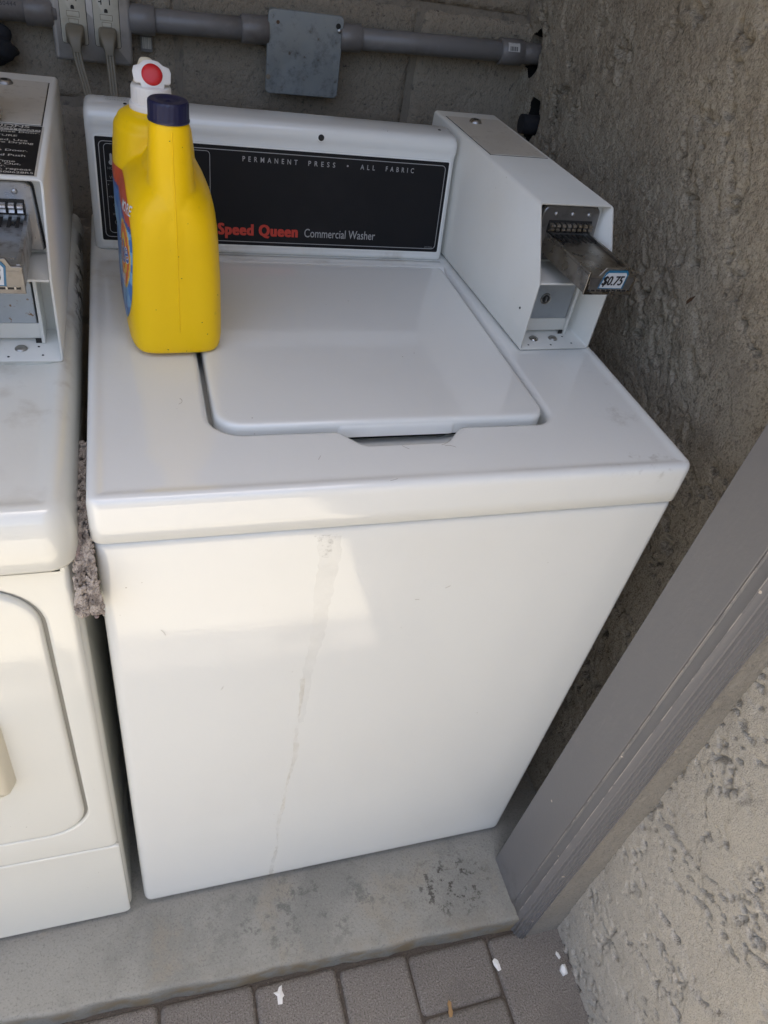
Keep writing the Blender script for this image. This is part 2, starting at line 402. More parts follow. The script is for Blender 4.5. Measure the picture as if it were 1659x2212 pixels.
def offset(pts, d):
    """move a CCW loop outwards by d (negative is inwards)"""
    n = len(pts); out = []
    for i in range(n):
        a = Vector(pts[i - 1]); b = Vector(pts[i]); c = Vector(pts[(i + 1) % n])
        e1 = b - a; e2 = c - b
        if e1.length < 1e-9: e1 = e2
        if e2.length < 1e-9: e2 = e1
        e1.normalize(); e2.normalize()
        n1 = Vector((e1.y, -e1.x)); n2 = Vector((e2.y, -e2.x))
        nn = (n1 + n2)
        if nn.length < 1e-6: nn = n1
        nn.normalize()
        k = max(0.5, nn.dot(n1))
        out.append((b.x + nn.x * d / k, b.y + nn.y * d / k))
    return out

def loft(loops, cap0=False, cap1=True):
    n = len(loops[0]); verts = [v for L in loops for v in L]; faces = []
    for k in range(len(loops) - 1):
        for i in range(n):
            j = (i + 1) % n
            faces.append((k * n + i, k * n + j, (k + 1) * n + j, (k + 1) * n + i))
    if cap0: faces.append(tuple(range(n))[::-1])
    if cap1: faces.append(tuple((len(loops) - 1) * n + i for i in range(n)))
    return verts, faces

def tube_data(path, r, seg=12, cap=True):
    P = [Vector(p) for p in path]; n = len(P); loops = []
    up = Vector((0, 0, 1))
    t0 = (P[1] - P[0]).normalized()
    if abs(t0.dot(up)) > 0.95: up = Vector((0, 1, 0))
    prev = None
    for i in range(n):
        t = (P[min(i + 1, n - 1)] - P[max(i - 1, 0)]).normalized()
        if prev is None: s = t.cross(up).normalized()
        else: s = (prev - t * prev.dot(t)).normalized()
        prev = s
        u = s.cross(t)
        rr = r[i] if isinstance(r, (list, tuple)) else r
        loops.append([P[i] + (s * math.cos(a) + u * math.sin(a)) * rr for a in (2 * math.pi * k / seg for k in range(seg))])
    return loft(loops, cap, cap)

def merge(datas):
    V, F = [], []
    for v, f in datas:
        o = len(V); V += list(v); F += [tuple(i + o for i in q) for q in f]
    return V, F

def lathe_data(prof, seg=32, center=(0, 0, 0), M4=None):
    loops = []
    for r, z in prof:
        L = [Vector((r * math.cos(2 * math.pi * k / seg), r * math.sin(2 * math.pi * k / seg), z)) for k in range(seg)]
        if M4 is not None: L = [M4 @ v for v in L]
        else: L = [v + Vector(center) for v in L]
        loops.append(L)
    return loft(loops, True, True)

def axis_matrix(origin, zdir, xdir=(1, 0, 0)):
    z = Vector(zdir).normalized(); x = Vector(xdir); x = (x - z * x.dot(z)).normalized(); y = z.cross(x)
    return Matrix(((x.x, y.x, z.x, origin[0]), (x.y, y.y, z.y, origin[1]), (x.z, y.z, z.z, origin[2]), (0, 0, 0, 1)))

def text_mesh(body, size, xf, off=0.0, shear=0.0, align='LEFT', spacing=1.0, xs=1.0, depth=0.0, res=3, width=None):
    c = bpy.data.curves.new("txt", 'FONT')
    c.body = body; c.size = size; c.offset = off * size; c.shear = shear; c.align_x = align
    c.space_character = spacing; c.resolution_u = res; c.extrude = depth
    o = bpy.data.objects.new("txt", c); COL.objects.link(o)
    dg = bpy.context.evaluated_depsgraph_get()
    me = bpy.data.meshes.new_from_object(o.evaluated_get(dg))
    bpy.data.objects.remove(o); bpy.data.curves.remove(c)
    if width is not None:
        xsv = [v.co.x for v in me.vertices]
        w = max(xsv) - min(xsv)
        x0 = min(xsv)
        for v in me.vertices: v.co.x = (v.co.x - x0) * width / w
    elif xs != 1.0:
        for v in me.vertices: v.co.x *= xs
    if xf is not None: me.transform(xf)
    me.materials.clear()
    return me

def bold(me, dx, dy, n=2, out=(0, 0, 1), step=2e-5):
    """thicken flat letters by stacking slightly shifted copies (in the text's own plane, before placing)"""
    V0 = [v_.co.copy() for v_ in me.vertices]; F0 = [tuple(p_.vertices) for p_ in me.polygons]
    ds = []; c = 0
    for i in range(-n, n + 1):
        for k in range(-n, n + 1):
            ds.append(([q + Vector((dx * i / n, dy * k / n, step * c)) for q in V0], F0)); c += 1
    V1, F1 = merge(ds)
    m2 = bpy.data.meshes.new(me.name); m2.from_pydata([tuple(q) for q in V1], [], F1)
    return m2

def lettering(name, body, size, xf, material, parent, local=False, **k):
    return link(name, text_mesh(body, size, xf, **k), material, parent, local)

# --- numpy noise for relief that is real geometry
_P = nrng.random((256, 256))
def vnoise(x, y, seed=0):
    x = x + seed * 17.31; y = y + seed * 9.73
    xi = np.floor(x).astype(int); yi = np.floor(y).astype(int)
    fx = x - xi; fy = y - yi
    fx = fx * fx * fx * (fx * (fx * 6 - 15) + 10); fy = fy * fy * fy * (fy * (fy * 6 - 15) + 10)
    a = _P[xi & 255, yi & 255]; b = _P[(xi + 1) & 255, yi & 255]; c = _P[xi & 255, (yi + 1) & 255]; d = _P[(xi + 1) & 255, (yi + 1) & 255]
    return (a * (1 - fx) + b * fx) * (1 - fy) + (c * (1 - fx) + d * fx) * fy
def fbm(x, y, oct=4, seed=0, gain=0.5):
    s = 0; a = 1; t = 0
    for i in range(oct):
        s = s + a * vnoise(x * 2 ** i, y * 2 ** i, seed + i); t += a; a *= gain
    return s / t
def sstep(a, b, x):
    t = np.clip((x - a) / (b - a), 0, 1); return t * t * (3 - 2 * t)

def stucco_height(U, V, seed, amp, lace, dense=0.5, slant=0.6):
    ca, sa = math.cos(slant), math.sin(slant)
    P_ = U * ca - V * sa; Q_ = U * sa + V * ca                      # along and across the trowel strokes
    wx = P_ * .62 + 0.02 * fbm(U * 30, V * 30, 3, seed + 3); wy = Q_ + 0.02 * fbm(U * 30 + 7, V * 30 + 3, 3, seed + 5)
    f = fbm(wx * 15, wy * 15, 4, seed)
    plate = sstep(0.50, 0.525, f) + 0.6 * sstep(0.62, 0.635, f)
    edge = np.exp(-((f - 0.505) / 0.03) ** 2)
    g = fbm(U * 130, V * 130, 3, seed + 9)
    pits = sstep(0.57, 0.64, g) * (0.05 + edge * lace)
    region = sstep(0.46, 0.58, fbm(P_ * 7, Q_ * 12, 3, seed + 51))
    g2 = fbm(P_ * 75, Q_ * 150, 2, seed + 57)
    pits = pits + dense * region * sstep(0.63, 0.70, g2)
    rough = (fbm(U * 240, V * 240, 2, seed + 21) - 0.5) * (1 - 0.6 * np.clip(plate, 0, 1)) + 0.35 * (fbm(U * 400, V * 400, 1, seed + 71) - .5)
    big = (fbm(U * 4, V * 4, 3, seed + 31) - 0.5)
    return amp * (plate * 1.1 - pits * 3.2 + rough * 1.2 + big * 4)

def grid_wall(name, fn, u0, u1, v0, v1, du, seed, amp, lace, material, parent, holes=(), dense=0.5, slant=0.6, freq=1.0):
    nu = int((u1 - u0) / du) + 1; nv = int((v1 - v0) / du) + 1
    U, V = np.meshgrid(np.linspace(u0, u1, nu), np.linspace(v0, v1, nv), indexing='ij')
    H = stucco_height(U * freq, V * freq, seed, amp, lace, dense, slant)
    for (hu, hv, ru, rv) in holes:
        d = np.sqrt(((U - hu) / ru) ** 2 + ((V - hv) / rv) ** 2)
        H = np.where(d < 1.6, H * sstep(1.0, 1.6, d) - 0.004 * sstep(1.4, 1.0, d), H)
    X = fn(U, V, H)
    co = np.stack(X, -1).reshape(-1, 3)
    idx = np.arange(nu * nv).reshape(nu, nv)
    q = np.stack([idx[:-1, :-1], idx[1:, :-1], idx[1:, 1:], idx[:-1, 1:]], -1).reshape(-1, 4)
    if holes:
        uc = ((U[:-1, :-1] + U[1:, 1:]) / 2).reshape(-1); vc = ((V[:-1, :-1] + V[1:, 1:]) / 2).reshape(-1)
        keep = np.ones(len(q), bool)
        for (hu, hv, ru, rv) in holes:
            ang = np.arctan2(vc - hv, uc - hu)
            wob = 1 + 0.12 * np.sin(ang * 3 + hv * 40) + 0.07 * np.sin(ang * 7 + 1)
            keep &= ((uc - hu) / (ru * wob)) ** 2 + ((vc - hv) / (rv * wob)) ** 2 > 1
        q = q[keep]
    me = bpy.data.meshes.new(name)
    me.vertices.add(len(co)); me.vertices.foreach_set("co", co.astype(np.float32).ravel())
    me.loops.add(len(q) * 4); me.loops.foreach_set("vertex_index", q.astype(np.int32).ravel())
    me.polygons.add(len(q)); me.polygons.foreach_set("loop_start", np.arange(0, len(q) * 4, 4, dtype=np.int32))
    me.update(calc_edges=True); me.validate()
    me.shade_smooth()
    return link(name, me, material, parent)

# ================================================================== SETTING
# ---- ground and pavers
GZ = -0.055
bm = bmesh.new()
bmesh.ops.create_grid(bm, x_segments=2, y_segments=2, size=150)
gr = from_bm("ground", bm, M['sand'])
gr.location = (0, 0, GZ - 0.007)
tag(gr, kind="structure")
bm = bmesh.new(); bbox(bm, -6, 3, -1.9, -0.62, GZ - 0.3, GZ + 0.004)
dw = from_bm("bounce_concrete", bm, M['bounce_concrete']); tag(dw, kind="structure")  # unseen pale concrete, added to bounce warm sunlight onto the machine fronts
paver_meshes = []
def paver_mesh(w, l, seed):
    r = random.Random(seed)
    t = 0.04
    pts = rrect(-w / 2, w / 2, -l / 2, l / 2, 0.009, 3)
    ch = 0.005
    ins = lambda d: rr_inset((-w / 2, w / 2, -l / 2, l / 2), 0.009, d, 3, 0.003)
    L = [[(x, y, -t) for x, y in pts], [(x, y, -ch) for x, y in pts], [(x, y, -ch * .35) for x, y in ins(ch * .6)], [(x, y, 0) for x, y in ins(ch * 1.5)], [(x, y, 0) for x, y in ins(ch * 2)]]
    v, f = loft(L)
    me = bpy.data.meshes.new("paver"); me.from_pydata(v, [], f); smooth(me, 50); me.materials.append(M['paver'])
    return me
def slab_front(x): return -0.130 - 0.041 * x
edges_x = [0.1645, 0.3065, 0.431, 0.583, 0.742]
while edges_x[0] > -2.3: edges_x.insert(0, edges_x[0] - (0.152 if len(edges_x) % 2 else 0.141))
mesh_cache = {}
for ci in range(len(edges_x) - 1):
    xa, xb = edges_x[ci], edges_x[ci + 1]
    y = slab_front((xa + xb) / 2) - 0.0015
    first = {0.431: 0.099, 0.583: 0.235, 0.3065: 0.20, 0.1645: 0.17}.get(xa, 0.08 + 0.15 * ((ci * 37) % 10) / 10)
    k = 0
    while y > -0.55:
        l = first if k == 0 else 0.229
        key = (round(xb - xa, 3), round(l, 3), (ci + k) % 3)
        if key not in mesh_cache: mesh_cache[key] = paver_mesh(xb - xa - 0.0045, l - 0.0045, hash(key) & 0xffff)
        o = bpy.data.objects.new("paver", mesh_cache[key]); COL.objects.link(o)
        o.parent = gr; o.matrix_parent_inverse = Matrix.Translation(gr.location).inverted()
        o.location = ((xa + xb) / 2 + rnd.uniform(-.001, .001), y - l / 2 + rnd.uniform(-.001, .001), GZ + rnd.uniform(-.0015, .0015))
        o.rotation_euler = (rnd.uniform(-.006, .006), rnd.uniform(-.006, .006), rnd.uniform(-.01, .01))
        y -= l; k += 1

# ---- concrete slab of the closet, with a rounded worn front edge
xs = np.linspace(-1.6, 0.80, 121)
prof = []
for i, x in enumerate(xs):
    yf = slab_front(x) + 0.0025 * math.sin(x * 37) * math.sin(x * 11) + rnd.uniform(-.0009, .0009)
    wob = 0.0012 * math.sin(x * 23 + 1)
    prof.append([(x, yf + 0.004 + rnd.uniform(-.001, .001), -0.12), (x, yf + .002 + rnd.uniform(-.0012, .0012), -0.03), (x, yf, -0.007 + wob), (x, yf + 0.0012, -0.0025), (x, yf + 0.004, -0.0005), (x, yf + 0.009, 0.0), (x, 0.2, 0.0), (x, 0.95, 0.0)])
v = [p for r in prof for p in r]; n = 8; f = []
for i in range(len(prof) - 1):
    for k in range(n - 1):
        f.append((i * n + k, (i + 1) * n + k, (i + 1) * n + k + 1, i * n + k + 1))
slab = from_data("concrete_slab", v, f, M['slab'], ang=60)
tag(slab, kind="structure")

# ---- block wall behind the machines
WY = 0.92
bw = empty("block_wall", (-0.4, WY, 0), "brown porous concrete block wall behind the machines, carrying the conduit", "wall")
box("mortar", (-1.62, 0.80, WY + 0.005, WY + 0.2, -0.05, 2.45), M['mortar'], bw)
def block_mesh(w, h, seed):
    nu, nv = 40, 20
    U, V = np.meshgrid(np.linspace(-w / 2, w / 2, nu), np.linspace(-h / 2, h / 2, nv), indexing='ij')
    H = (fbm(U * 60, V * 60, 3, seed) - .5) * 0.0022 - 0.003 * sstep(.66, .8, fbm(U * 120, V * 120, 2, seed + 4))
    e = np.minimum(np.minimum(U + w / 2, w / 2 - U), np.minimum(V + h / 2, h / 2 - V))
    H = H - 0.006 * np.clip(1 - e / 0.0045, 0, 1) ** 1.5
    co = np.stack([U, -H, V], -1).reshape(-1, 3)
    idx = np.arange(nu * nv).reshape(nu, nv)
    q = np.stack([idx[:-1, :-1], idx[1:, :-1], idx[1:, 1:], idx[:-1, 1:]], -1).reshape(-1, 4).tolist()
    ring = list(idx[:, 0]) + list(idx[-1, 1:]) + list(idx[-2::-1, -1]) + list(idx[0, -2:0:-1])
    verts = co.tolist(); b0 = len(verts)
    for i in ring: verts.append([co[i][0], 0.03, co[i][2]])
    for i in range(len(ring)):
        j = (i + 1) % len(ring)
        q.append([int(ring[j]), int(ring[i]), b0 + i, b0 + j])
    me = bpy.data.meshes.new("block"); me.from_pydata(verts, [], q); smooth(me, 60); me.materials.append(M['block'])
    return me
BW, BH = 0.408, 0.2022
bmeshes = [block_mesh(BW - 0.010, BH - 0.010, s) for s in (1, 2, 3, 4)]
for row in range(-5, 7):
    z0 = 0.9913 + row * BH
    off = 0.149 if row % 2 == 0 else 0.353
    for c in range(-5, 2):
        x0 = off + c * BW
        if x0 < -1.75 or x0 > 0.74: continue
        xr = min(x0 + BW, 0.83)
        o = bpy.data.objects.new("block", bmeshes[(row * 3 + c) % 4]); COL.objects.link(o)
        o.parent = bw; o.matrix_parent_inverse = wm(bw).inverted()
        o.location = (x0 + BW / 2, WY, z0 + BH / 2 + 0.0)
        if row == 1: o.location.y = WY - 0.0035

# ---- inner stucco wall on the right
XW = 0.768
sw = empty("stucco_wall", (XW, 0.45, 0), "dark brown rough stucco wall inside the closet, right of the washer", "wall")
holes = [(0.893, 1.147, 0.030, 0.036), (0.83, 1.052, 0.026, 0.036)]
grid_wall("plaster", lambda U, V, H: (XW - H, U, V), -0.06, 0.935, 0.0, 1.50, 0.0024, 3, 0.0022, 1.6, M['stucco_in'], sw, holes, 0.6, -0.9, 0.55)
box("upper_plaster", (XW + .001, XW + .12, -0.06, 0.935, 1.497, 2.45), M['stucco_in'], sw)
box("core", (XW + 0.05, XW + 0.12, -0.06, 0.935, 0, 1.497), M['gap'], sw)
for hu, hv, ru, rv in holes:
    L = []
    for k, dx in enumerate((0.004, 0.02, 0.05)):
        L.append([(XW + dx, hu + ru * (1.16 - .05 * k) * math.cos(a), hv + rv * (1.16 - .05 * k) * math.sin(a)) for a in (2 * math.pi * i / 28 for i in range(28))])
    v, f = loft(L, False, True)
    from_data("hole_lining", v, f, M['gap'], sw)

# ---- wing wall outside on the right, running towards the viewer
ww = empty("stucco_wall", (0.72, -0.8, GZ), "pale pitted stucco wall outside at lower right, beside the pavers", "wall")
def wing_x(y): return 0.7205 + 0.05 * (y + 0.176)
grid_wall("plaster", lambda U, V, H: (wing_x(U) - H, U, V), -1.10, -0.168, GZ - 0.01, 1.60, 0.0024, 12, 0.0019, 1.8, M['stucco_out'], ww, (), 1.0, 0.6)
from_data("outer_plaster", [(wing_x(-2.6), -2.6, GZ - .01), (wing_x(-1.099), -1.099, GZ - .01), (wing_x(-1.099), -1.099, 1.60), (wing_x(-2.6), -2.6, 1.60), (wing_x(-2.6), -2.6, 2.5), (wing_x(-.168), -.168, 2.5), (wing_x(-.168), -.168, 1.599), (wing_x(-2.6), -2.6, 1.599)],
          [(0, 1, 2, 3), (4, 5, 6, 7)], M['stucco_out'], ww)
box("core", (0.75, 0.95, -2.6, -0.16, GZ - .01, 2.5), M['stucco_out'], ww)

# ---- the building shell: facade strip, header, ceiling, roof
bd = empty("building", (0.75, -0.15, GZ), "sandy rendered building front, seen as a narrow strip between grey frame and pale wall", "building")
def strip_height(U, V): return 0.0016 * (fbm(U * 160, V * 160, 3, 40) - .5) * 2 + 0.003 * (fbm(U * 12, V * 12, 3, 44) - .5)
nu, nv = 30, 420
U, V = np.meshgrid(np.linspace(0.0, 1.0, nu), np.linspace(GZ - .01, 1.1, nv), indexing='ij')
U = (0.6495 + 0.0305 * V) * (1 - U) + 0.745 * U
co = np.stack([U, -0.1725 - strip_height(U, V), V], -1).reshape(-1, 3)
idx = np.arange(nu * nv).reshape(nu, nv)
from_data("facade", co.tolist(), np.stack([idx[:-1, :-1], idx[1:, :-1], idx[1:, 1:], idx[:-1, 1:]], -1).reshape(-1, 4).tolist(), M['facade'], bd, ang=180)
from_data("upper_facade", [(0.6495 + .0305 * z, -.1722, z) if k == 0 else (0.75, -.1722, z) for z in (1.099, 2.5) for k in (0, 1)] + [(0.6495 + .0305 * z, -.06, z) if k == 0 else (0.75, -.06, z) for z in (1.099, 2.5) for k in (0, 1)], [(0, 1, 3, 2), (4, 5, 7, 6), (0, 2, 6, 4), (1, 3, 7, 5), (0, 1, 5, 4), (2, 3, 7, 6)], M['facade'], bd)
box("pier", (0.70, 0.95, -0.16, -0.055, GZ - .01, 2.5), M['facade'], bd)
box("header", (-1.6, 0.70, -0.174, -0.06, 2.36, 2.5), M['facade'], bd)
box("side_facade", (-6.0, -1.6, -0.174, -0.06, GZ - .01, 2.5), M['facade'], bd)
box("side_wall", (-1.75, -1.6, -0.06, 0.95, 0.0, 2.45), M['interior'], bd)
box("ceiling", (-1.7, 0.95, -0.06, 1.1, 2.44, 2.49), M['interior'], bd)
box("roof", (-6.0, 3.0, -0.18, 5.0, 2.5, 2.6), M['interior'], bd)

# ---- door frame on the right
df = empty("door_frame", (0.65, -0.1, GZ), "grey painted door jamb with ridged moulding, leaning right of the washer", "door frame")
LEAN = 0.0305
def extrude_profile(name, pts, z0, z1, material, parent, seg=1, ang=25, wob=0.0):
    loops = []
    for k in range(seg + 1):
        z = z0 + (z1 - z0) * k / seg
        loops.append([(x + LEAN * z + wob * math.sin(z * 31 + i), y, z) for i, (x, y) in enumerate(pts)])
    v, f = loft(loops, True, True)
    return from_data(name, v, f, material, parent, ang=ang)
j = extrude_profile("jamb", [(0.6305, -0.047), (0.6305, -0.1290), (0.6312, -0.1305), (0.72, -0.1305), (0.72, -0.047)], -0.002, 2.36, M['frame_paint'], df, 40, wob=0.0)
bev(j, 0.0015, 2)
mp = [(0.6345, -0.1305)]
mp += [(0.6318, -0.1311), (0.6312, -0.1322), (0.6318, -0.1334), (0.6332, -0.1340)]              # thin bead
mp += [(0.6330, -0.1470), (0.6318, -0.1483), (0.6316, -0.1500), (0.6330, -0.1515)]               # flat band then bead
for k in range(1, 7):                                                                            # rounded nosing with flutes
    a = math.radians(90 * k / 6)
    mp.append((0.6335 + 0.0165 * (1 - math.cos(a)), -0.1515 - 0.0240 * math.sin(a)))
    if k < 6:
        a2 = math.radians(90 * (k + .45) / 6)
        mp.append((0.6335 + 0.0168 * (1 - math.cos(a2)) + .0018, -0.1515 - 0.0240 * math.sin(a2) + .0014))
mp += [(0.652, -0.1752), (0.652, -0.1305)]
extrude_profile("moulding", mp, GZ + 0.002, 2.36, M['frame_paint'], df, 60, ang=50, wob=0.0003)
for (xx, yy, w_) in ((0.63115, -0.1322, 0.0007), (0.63145, -0.1492, 0.0008)):                    # pale broken lines on the beads: worn paint with edge highlight painted in
    v, f = tube_data([(xx + LEAN * z, yy, z) for z in np.linspace(0.02, 2.0, 90)], w_, 6)
    from_data("worn_bead_highlight", v, f, M['wear_highlight'], df)
hd = box("head_jamb", (-1.6, 0.70, -0.124, -0.047, 2.33, 2.358), M['frame_paint'], df)

# ================================================================== WASHER
W = empty("washing_machine", (0.325, 0.3, 0), "white coin operated top loading washer standing beside the stucco wall", "washer")
def cabinet(name, x0, x1, y0, y1, z0, z1, r, material, parent):
    base = rrect(x0, x1, y0, y1, r, 8)
    L = [[(x, y, z0) for x, y in offset(base, -.007)], [(x, y, z0 + .002) for x, y in offset(base, -.003)], [(x, y, z0 + .006) for x, y in offset(base, -.0008)], [(x, y, z0 + .012) for x, y in base]]
    for z in np.linspace(z0 + .03, z1 - .02, 24): L.append([(x, y, z) for x, y in base])
    L += [[(x, y, z1 - .008) for x, y in base], [(x, y, z1 - .003) for x, y in offset(base, -.001)], [(x, y, z1) for x, y in offset(base, -.004)]]
    v, f = loft(L, True, True)
    return from_data(name, v, f, material, parent, ang=50)
cabinet("cabinet", 0.0, 0.651, 0.0, 0.66, 0.019, 0.858, 0.013, M['enamel'], W)
box("seam_shadow_fill", (0.008, 0.643, 0.006, 0.65, 0.857, 0.866), M['gap'], W)  # near-black fill standing in for the shade inside the top seam
for x in (0.06, 0.59):
    for y in (0.06, 0.6):
        v, f = lathe_data([(0.016, 0.0005), (0.018, 0.004), (0.016, 0.010), (0.008, 0.011), (0.008, 0.02)], 16, (x, y, 0))
        from_data("foot", v, f, M['gap'], W)

TZ = 0.914
outer = rrect(-0.002, 0.653, -0.003, 0.662, (0.013, 0.016, 0.012, 0.012), 8)
L = [[(x, y, .8606) for x, y in offset(outer, -.004)], [(x, y, .8609) for x, y in offset(outer, -.0012)], [(x, y, .8622) for x, y in outer], [(x, y, .88) for x, y in outer], [(x, y, .903) for x, y in offset(outer, -.0003)]]
for d, z in ((.0008, .9075), (.0018, .9105), (.0036, .9127), (.0058, .9137), (.0085, .9140), (.0110, .9137), (.0135, .9129), (.0160, .9123), (.0190, .9120), (.022, .9120)):
    L.append([(x, y, z) for x, y in rr_inset((-0.002, 0.653, -0.003, 0.662), (0.013, 0.016, 0.012, 0.012), d, 8)])
top_v, top_f = loft(L, False, False)
# opening with the finger scoop in its front edge
hx0, hx1, hy0, hy1 = 0.1185, 0.5150, 0.0945, 0.5170
op = []
op += [(hx0, hy0 + .034 + t * (hy1 - .012 - hy0 - .034)) for t in np.linspace(1, 0, 14)]
op += [(hx0 + .034 - .034 * math.cos(a), hy0 + .034 - .034 * math.sin(a)) for a in np.radians(np.linspace(0, 90, 12)[1:])]
def scoop(x):
    t = 0
    if 0.248 < x < 0.398:
        l = min(1, max(0, (x - .248) / .032)); r_ = min(1, max(0, (.398 - x) / .032)); t = min(l, r_); t = t * t * (3 - 2 * t)
    return hy0 - 0.0255 * t
op += [(x, scoop(x)) for x in np.linspace(hx0 + .034, hx1 - .026, 70)[1:]]
op += [(hx1 - .026 + .026 * math.sin(a), hy0 + .026 - .026 * math.cos(a)) for a in np.radians(np.linspace(0, 90, 12)[1:])]
op += [(hx1, y) for y in np.linspace(hy0 + .026, hy1 - .012, 14)[1:]]
op += [(hx1 - .012 + .012 * math.cos(a), hy1 - .012 + .012 * math.sin(a)) for a in np.radians(np.linspace(0, 90, 6)[1:])]
op += [(hx0 + .012 - .012 * math.sin(a), hy1 - .012 + .012 * math.cos(a)) for a in np.radians(np.linspace(0, 90, 6))][:-1]
H_ = [[(x, y, z) for x, y in offset(op, d)] for d, z in ((.0085, .9120), (.0075, .9120), (.005, .9116), (.0028, .9104), (.001, .908), (.0002, .905), (0, .900), (0, .886), (-.003, .8835), (-.022, .883), (-.024, .875))]
ho_v, ho_f = loft(H_, False, False)
V_, F_ = merge([(top_v, top_f), (ho_v, ho_f)])
bm = bmesh.new()
bv = [bm.verts.new(p) for p in V_]
for q in F_: bm.faces.new([bv[i] for i in q])
bm.edges.ensure_lookup_table()
nO = len(outer); s0 = (len(L) - 1) * nO; h0 = len(top_v)
ed = []
for i in range(nO): ed.append(bm.edges.get((bv[s0 + i], bv[s0 + (i + 1) % nO])))
for i in range(len(op)): ed.append(bm.edges.get((bv[h0 + i], bv[h0 + (i + 1) % len(op)])))
bmesh.ops.triangle_fill(bm, edges=[e for e in ed if e], use_beauty=True, use_dissolve=False)
from_bm("top_panel", bm, M['enamel'], W, ang=50)
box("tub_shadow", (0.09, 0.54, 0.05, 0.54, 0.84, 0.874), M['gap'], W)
# lid
LX0, LX1, LY0, LY1 = 0.1240, 0.5090, 0.1030, 0.4990
lb = rrect(LX0, LX1, LY0, LY1, (0.029, 0.022, 0.008, 0.008), 10)
def lidz(x, y): return 0.0
LL = [[(x, y, .8945) for x, y in offset(lb, -.003)], [(x, y, .8955) for x, y in lb], [(x, y, .9075) for x, y in lb]]
for d, z in ((.0004, .9112), (.0014, .9134), (.0030, .9147), (.0050, .9153), (.008, .9155), (.011, .9155), (.02, .9155)):
    LL.append([(x, y, z) for x, y in rr_inset((LX0, LX1, LY0, LY1), (0.029, 0.022, 0.008, 0.008), d, 10)])
v, f = loft(LL, True, True)
from_data("lid", v, f, M['enamel'], W, ang=50)
tongue = rrect(0.250, 0.396, 0.1012, 0.115, (0.010, 0.010, 0.001, 0.001), 6)
v, f = loft([[(x, y, .8952) for x, y in offset(tongue, -.001)], [(x, y, .8960) for x, y in tongue], [(x, y, .9060) for x, y in tongue], [(x, y + .0012, .9095) for x, y in tongue], [(x, y + .003, .9120) for x, y in tongue]], True, True)
from_data("lid_lip", v, f, M['enamel'], W, ang=50)
# hinge ledge behind the lid
hp_ = [(.480, .9050), (.4975, .9075), (.5010, .9118), (.5050, .9133), (.5120, .9138), (.5190, .9132), (.5265, .9123), (.5275, .9100)]
hx_ = np.linspace(0.1187, 0.5148, 12)
v = [(x, y, z) for x in hx_ for y, z in hp_]; n = len(hp_)
from_data("hinge_ledge", v, [(i * n + k, (i + 1) * n + k, (i + 1) * n + k + 1, i * n + k + 1) for i in range(11) for k in range(n - 1)], M['enamel'], W, ang=60)
sx = np.linspace(0.246, 0.400, 40); loops = []
for t, z in ((0, .9000), (.08, .8962), (.2, .8925), (.4, .8885), (.7, .8835), (1, .8780)):
    loops.append([(x, scoop(x) + (0.122 - scoop(x)) * t - .0002, z) for x in sx])
v = [p for r in loops for p in r]; n = len(sx); f = [(i * n + k, i * n + k + 1, (i + 1) * n + k + 1, (i + 1) * n + k) for i in range(len(loops) - 1) for k in range(n - 1)]
from_data("finger_scoop", v, f, M['enamel'], W, ang=60)

# ---- console
CY0, CZ0 = 0.530, 0.9125
Vv = Vector((0, 0.158, 1)).normalized()
Nn = Vector((0, -Vv.z, Vv.y))
def PL(u, v, out=0.0):
    return Vector((u, CY0, 0.914)) + Vv * v + Nn * out
sec = [(0.545, 0.9125), (0.5305, 0.9125), (0.5285, 0.9150), (0.5283, 0.9185)]
p = PL(0, 0.148); sec.append((p.y - 0.0022, p.z))
p = PL(0, 0.1545); sec.append((p.y - 0.0052, p.z))
sec += [(0.5475, 1.0720), (0.5475, 1.0775), (0.5492, 1.0822), (0.5525, 1.0855), (0.5575, 1.0872), (0.566, 1.0878), (0.598, 1.0890), (0.6035, 1.0875), (0.606, 1.083), (0.606, 0.9125)]
CX0, CX1 = 0.0065, 0.5180
cxs = [(0, .0075), (.0012, .0045), (.0035, .002), (.007, .0005), (.012, 0)]
cy_mid, cz_mid = 0.566, 1.0
loops = []
def sec_loop(x, shr):
    out = []
    for y, z in sec:
        yy = y + (shr if y < cy_mid else -shr)
        zz = z - shr if z > cz_mid else z
        out.append((x, yy, zz))
    return out
for dx, s_ in cxs: loops.append(sec_loop(CX0 + dx, s_))
for x in np.linspace(0.05, 0.48, 8): loops.append(sec_loop(x, 0))
for dx, s_ in reversed(cxs): loops.append(sec_loop(CX1 - dx, s_))
v, f = loft(loops, True, True)
con = from_data("console", v, f, M['enamel'], W, ang=60)
def plate_on(name, pts, d0, d1, material, parent, ang=40):
    v, f = loft([[PL(x, y, d0) for x, y in pts], [PL(x, y, d1) for x, y in pts]], True, True)
    return from_data(name, v, f, material, parent, ang=ang)
def ring_on(name, pts, w, d0, d1, material, parent):
    inn = offset(pts, -w); n = len(pts)
    v = [PL(x, y, d1) for x, y in pts] + [PL(x, y, d1) for x, y in inn] + [PL(x, y, d0) for x, y in pts] + [PL(x, y, d0) for x, y in inn]
    f = []
    for i in range(n):
        k = (i + 1) % n
        f += [(i, k, n + k, n + i), (2 * n + i, 2 * n + k, k, i), (n + i, n + k, 3 * n + k, 3 * n + i)]
    return from_data(name, v, f, material, parent, ang=30)
FO = 0.0026
ring_on("fascia_rim", rrect(0.0150, 0.5105, 0.0095, 0.1432, 0.004, 4), 0.0022, 0.0, FO + 0.0009, M['enamel'], con)
plate_on("fascia", rrect(0.0170, 0.5085, 0.0115, 0.1412, 0.003, 4), 0.0, FO, M['fascia'], con)
ring_on("border_line", rrect(0.0212, 0.5040, 0.0160, 0.1362, 0.006, 5), 0.0009, FO - .0002, FO + .00025, M['print'], con)
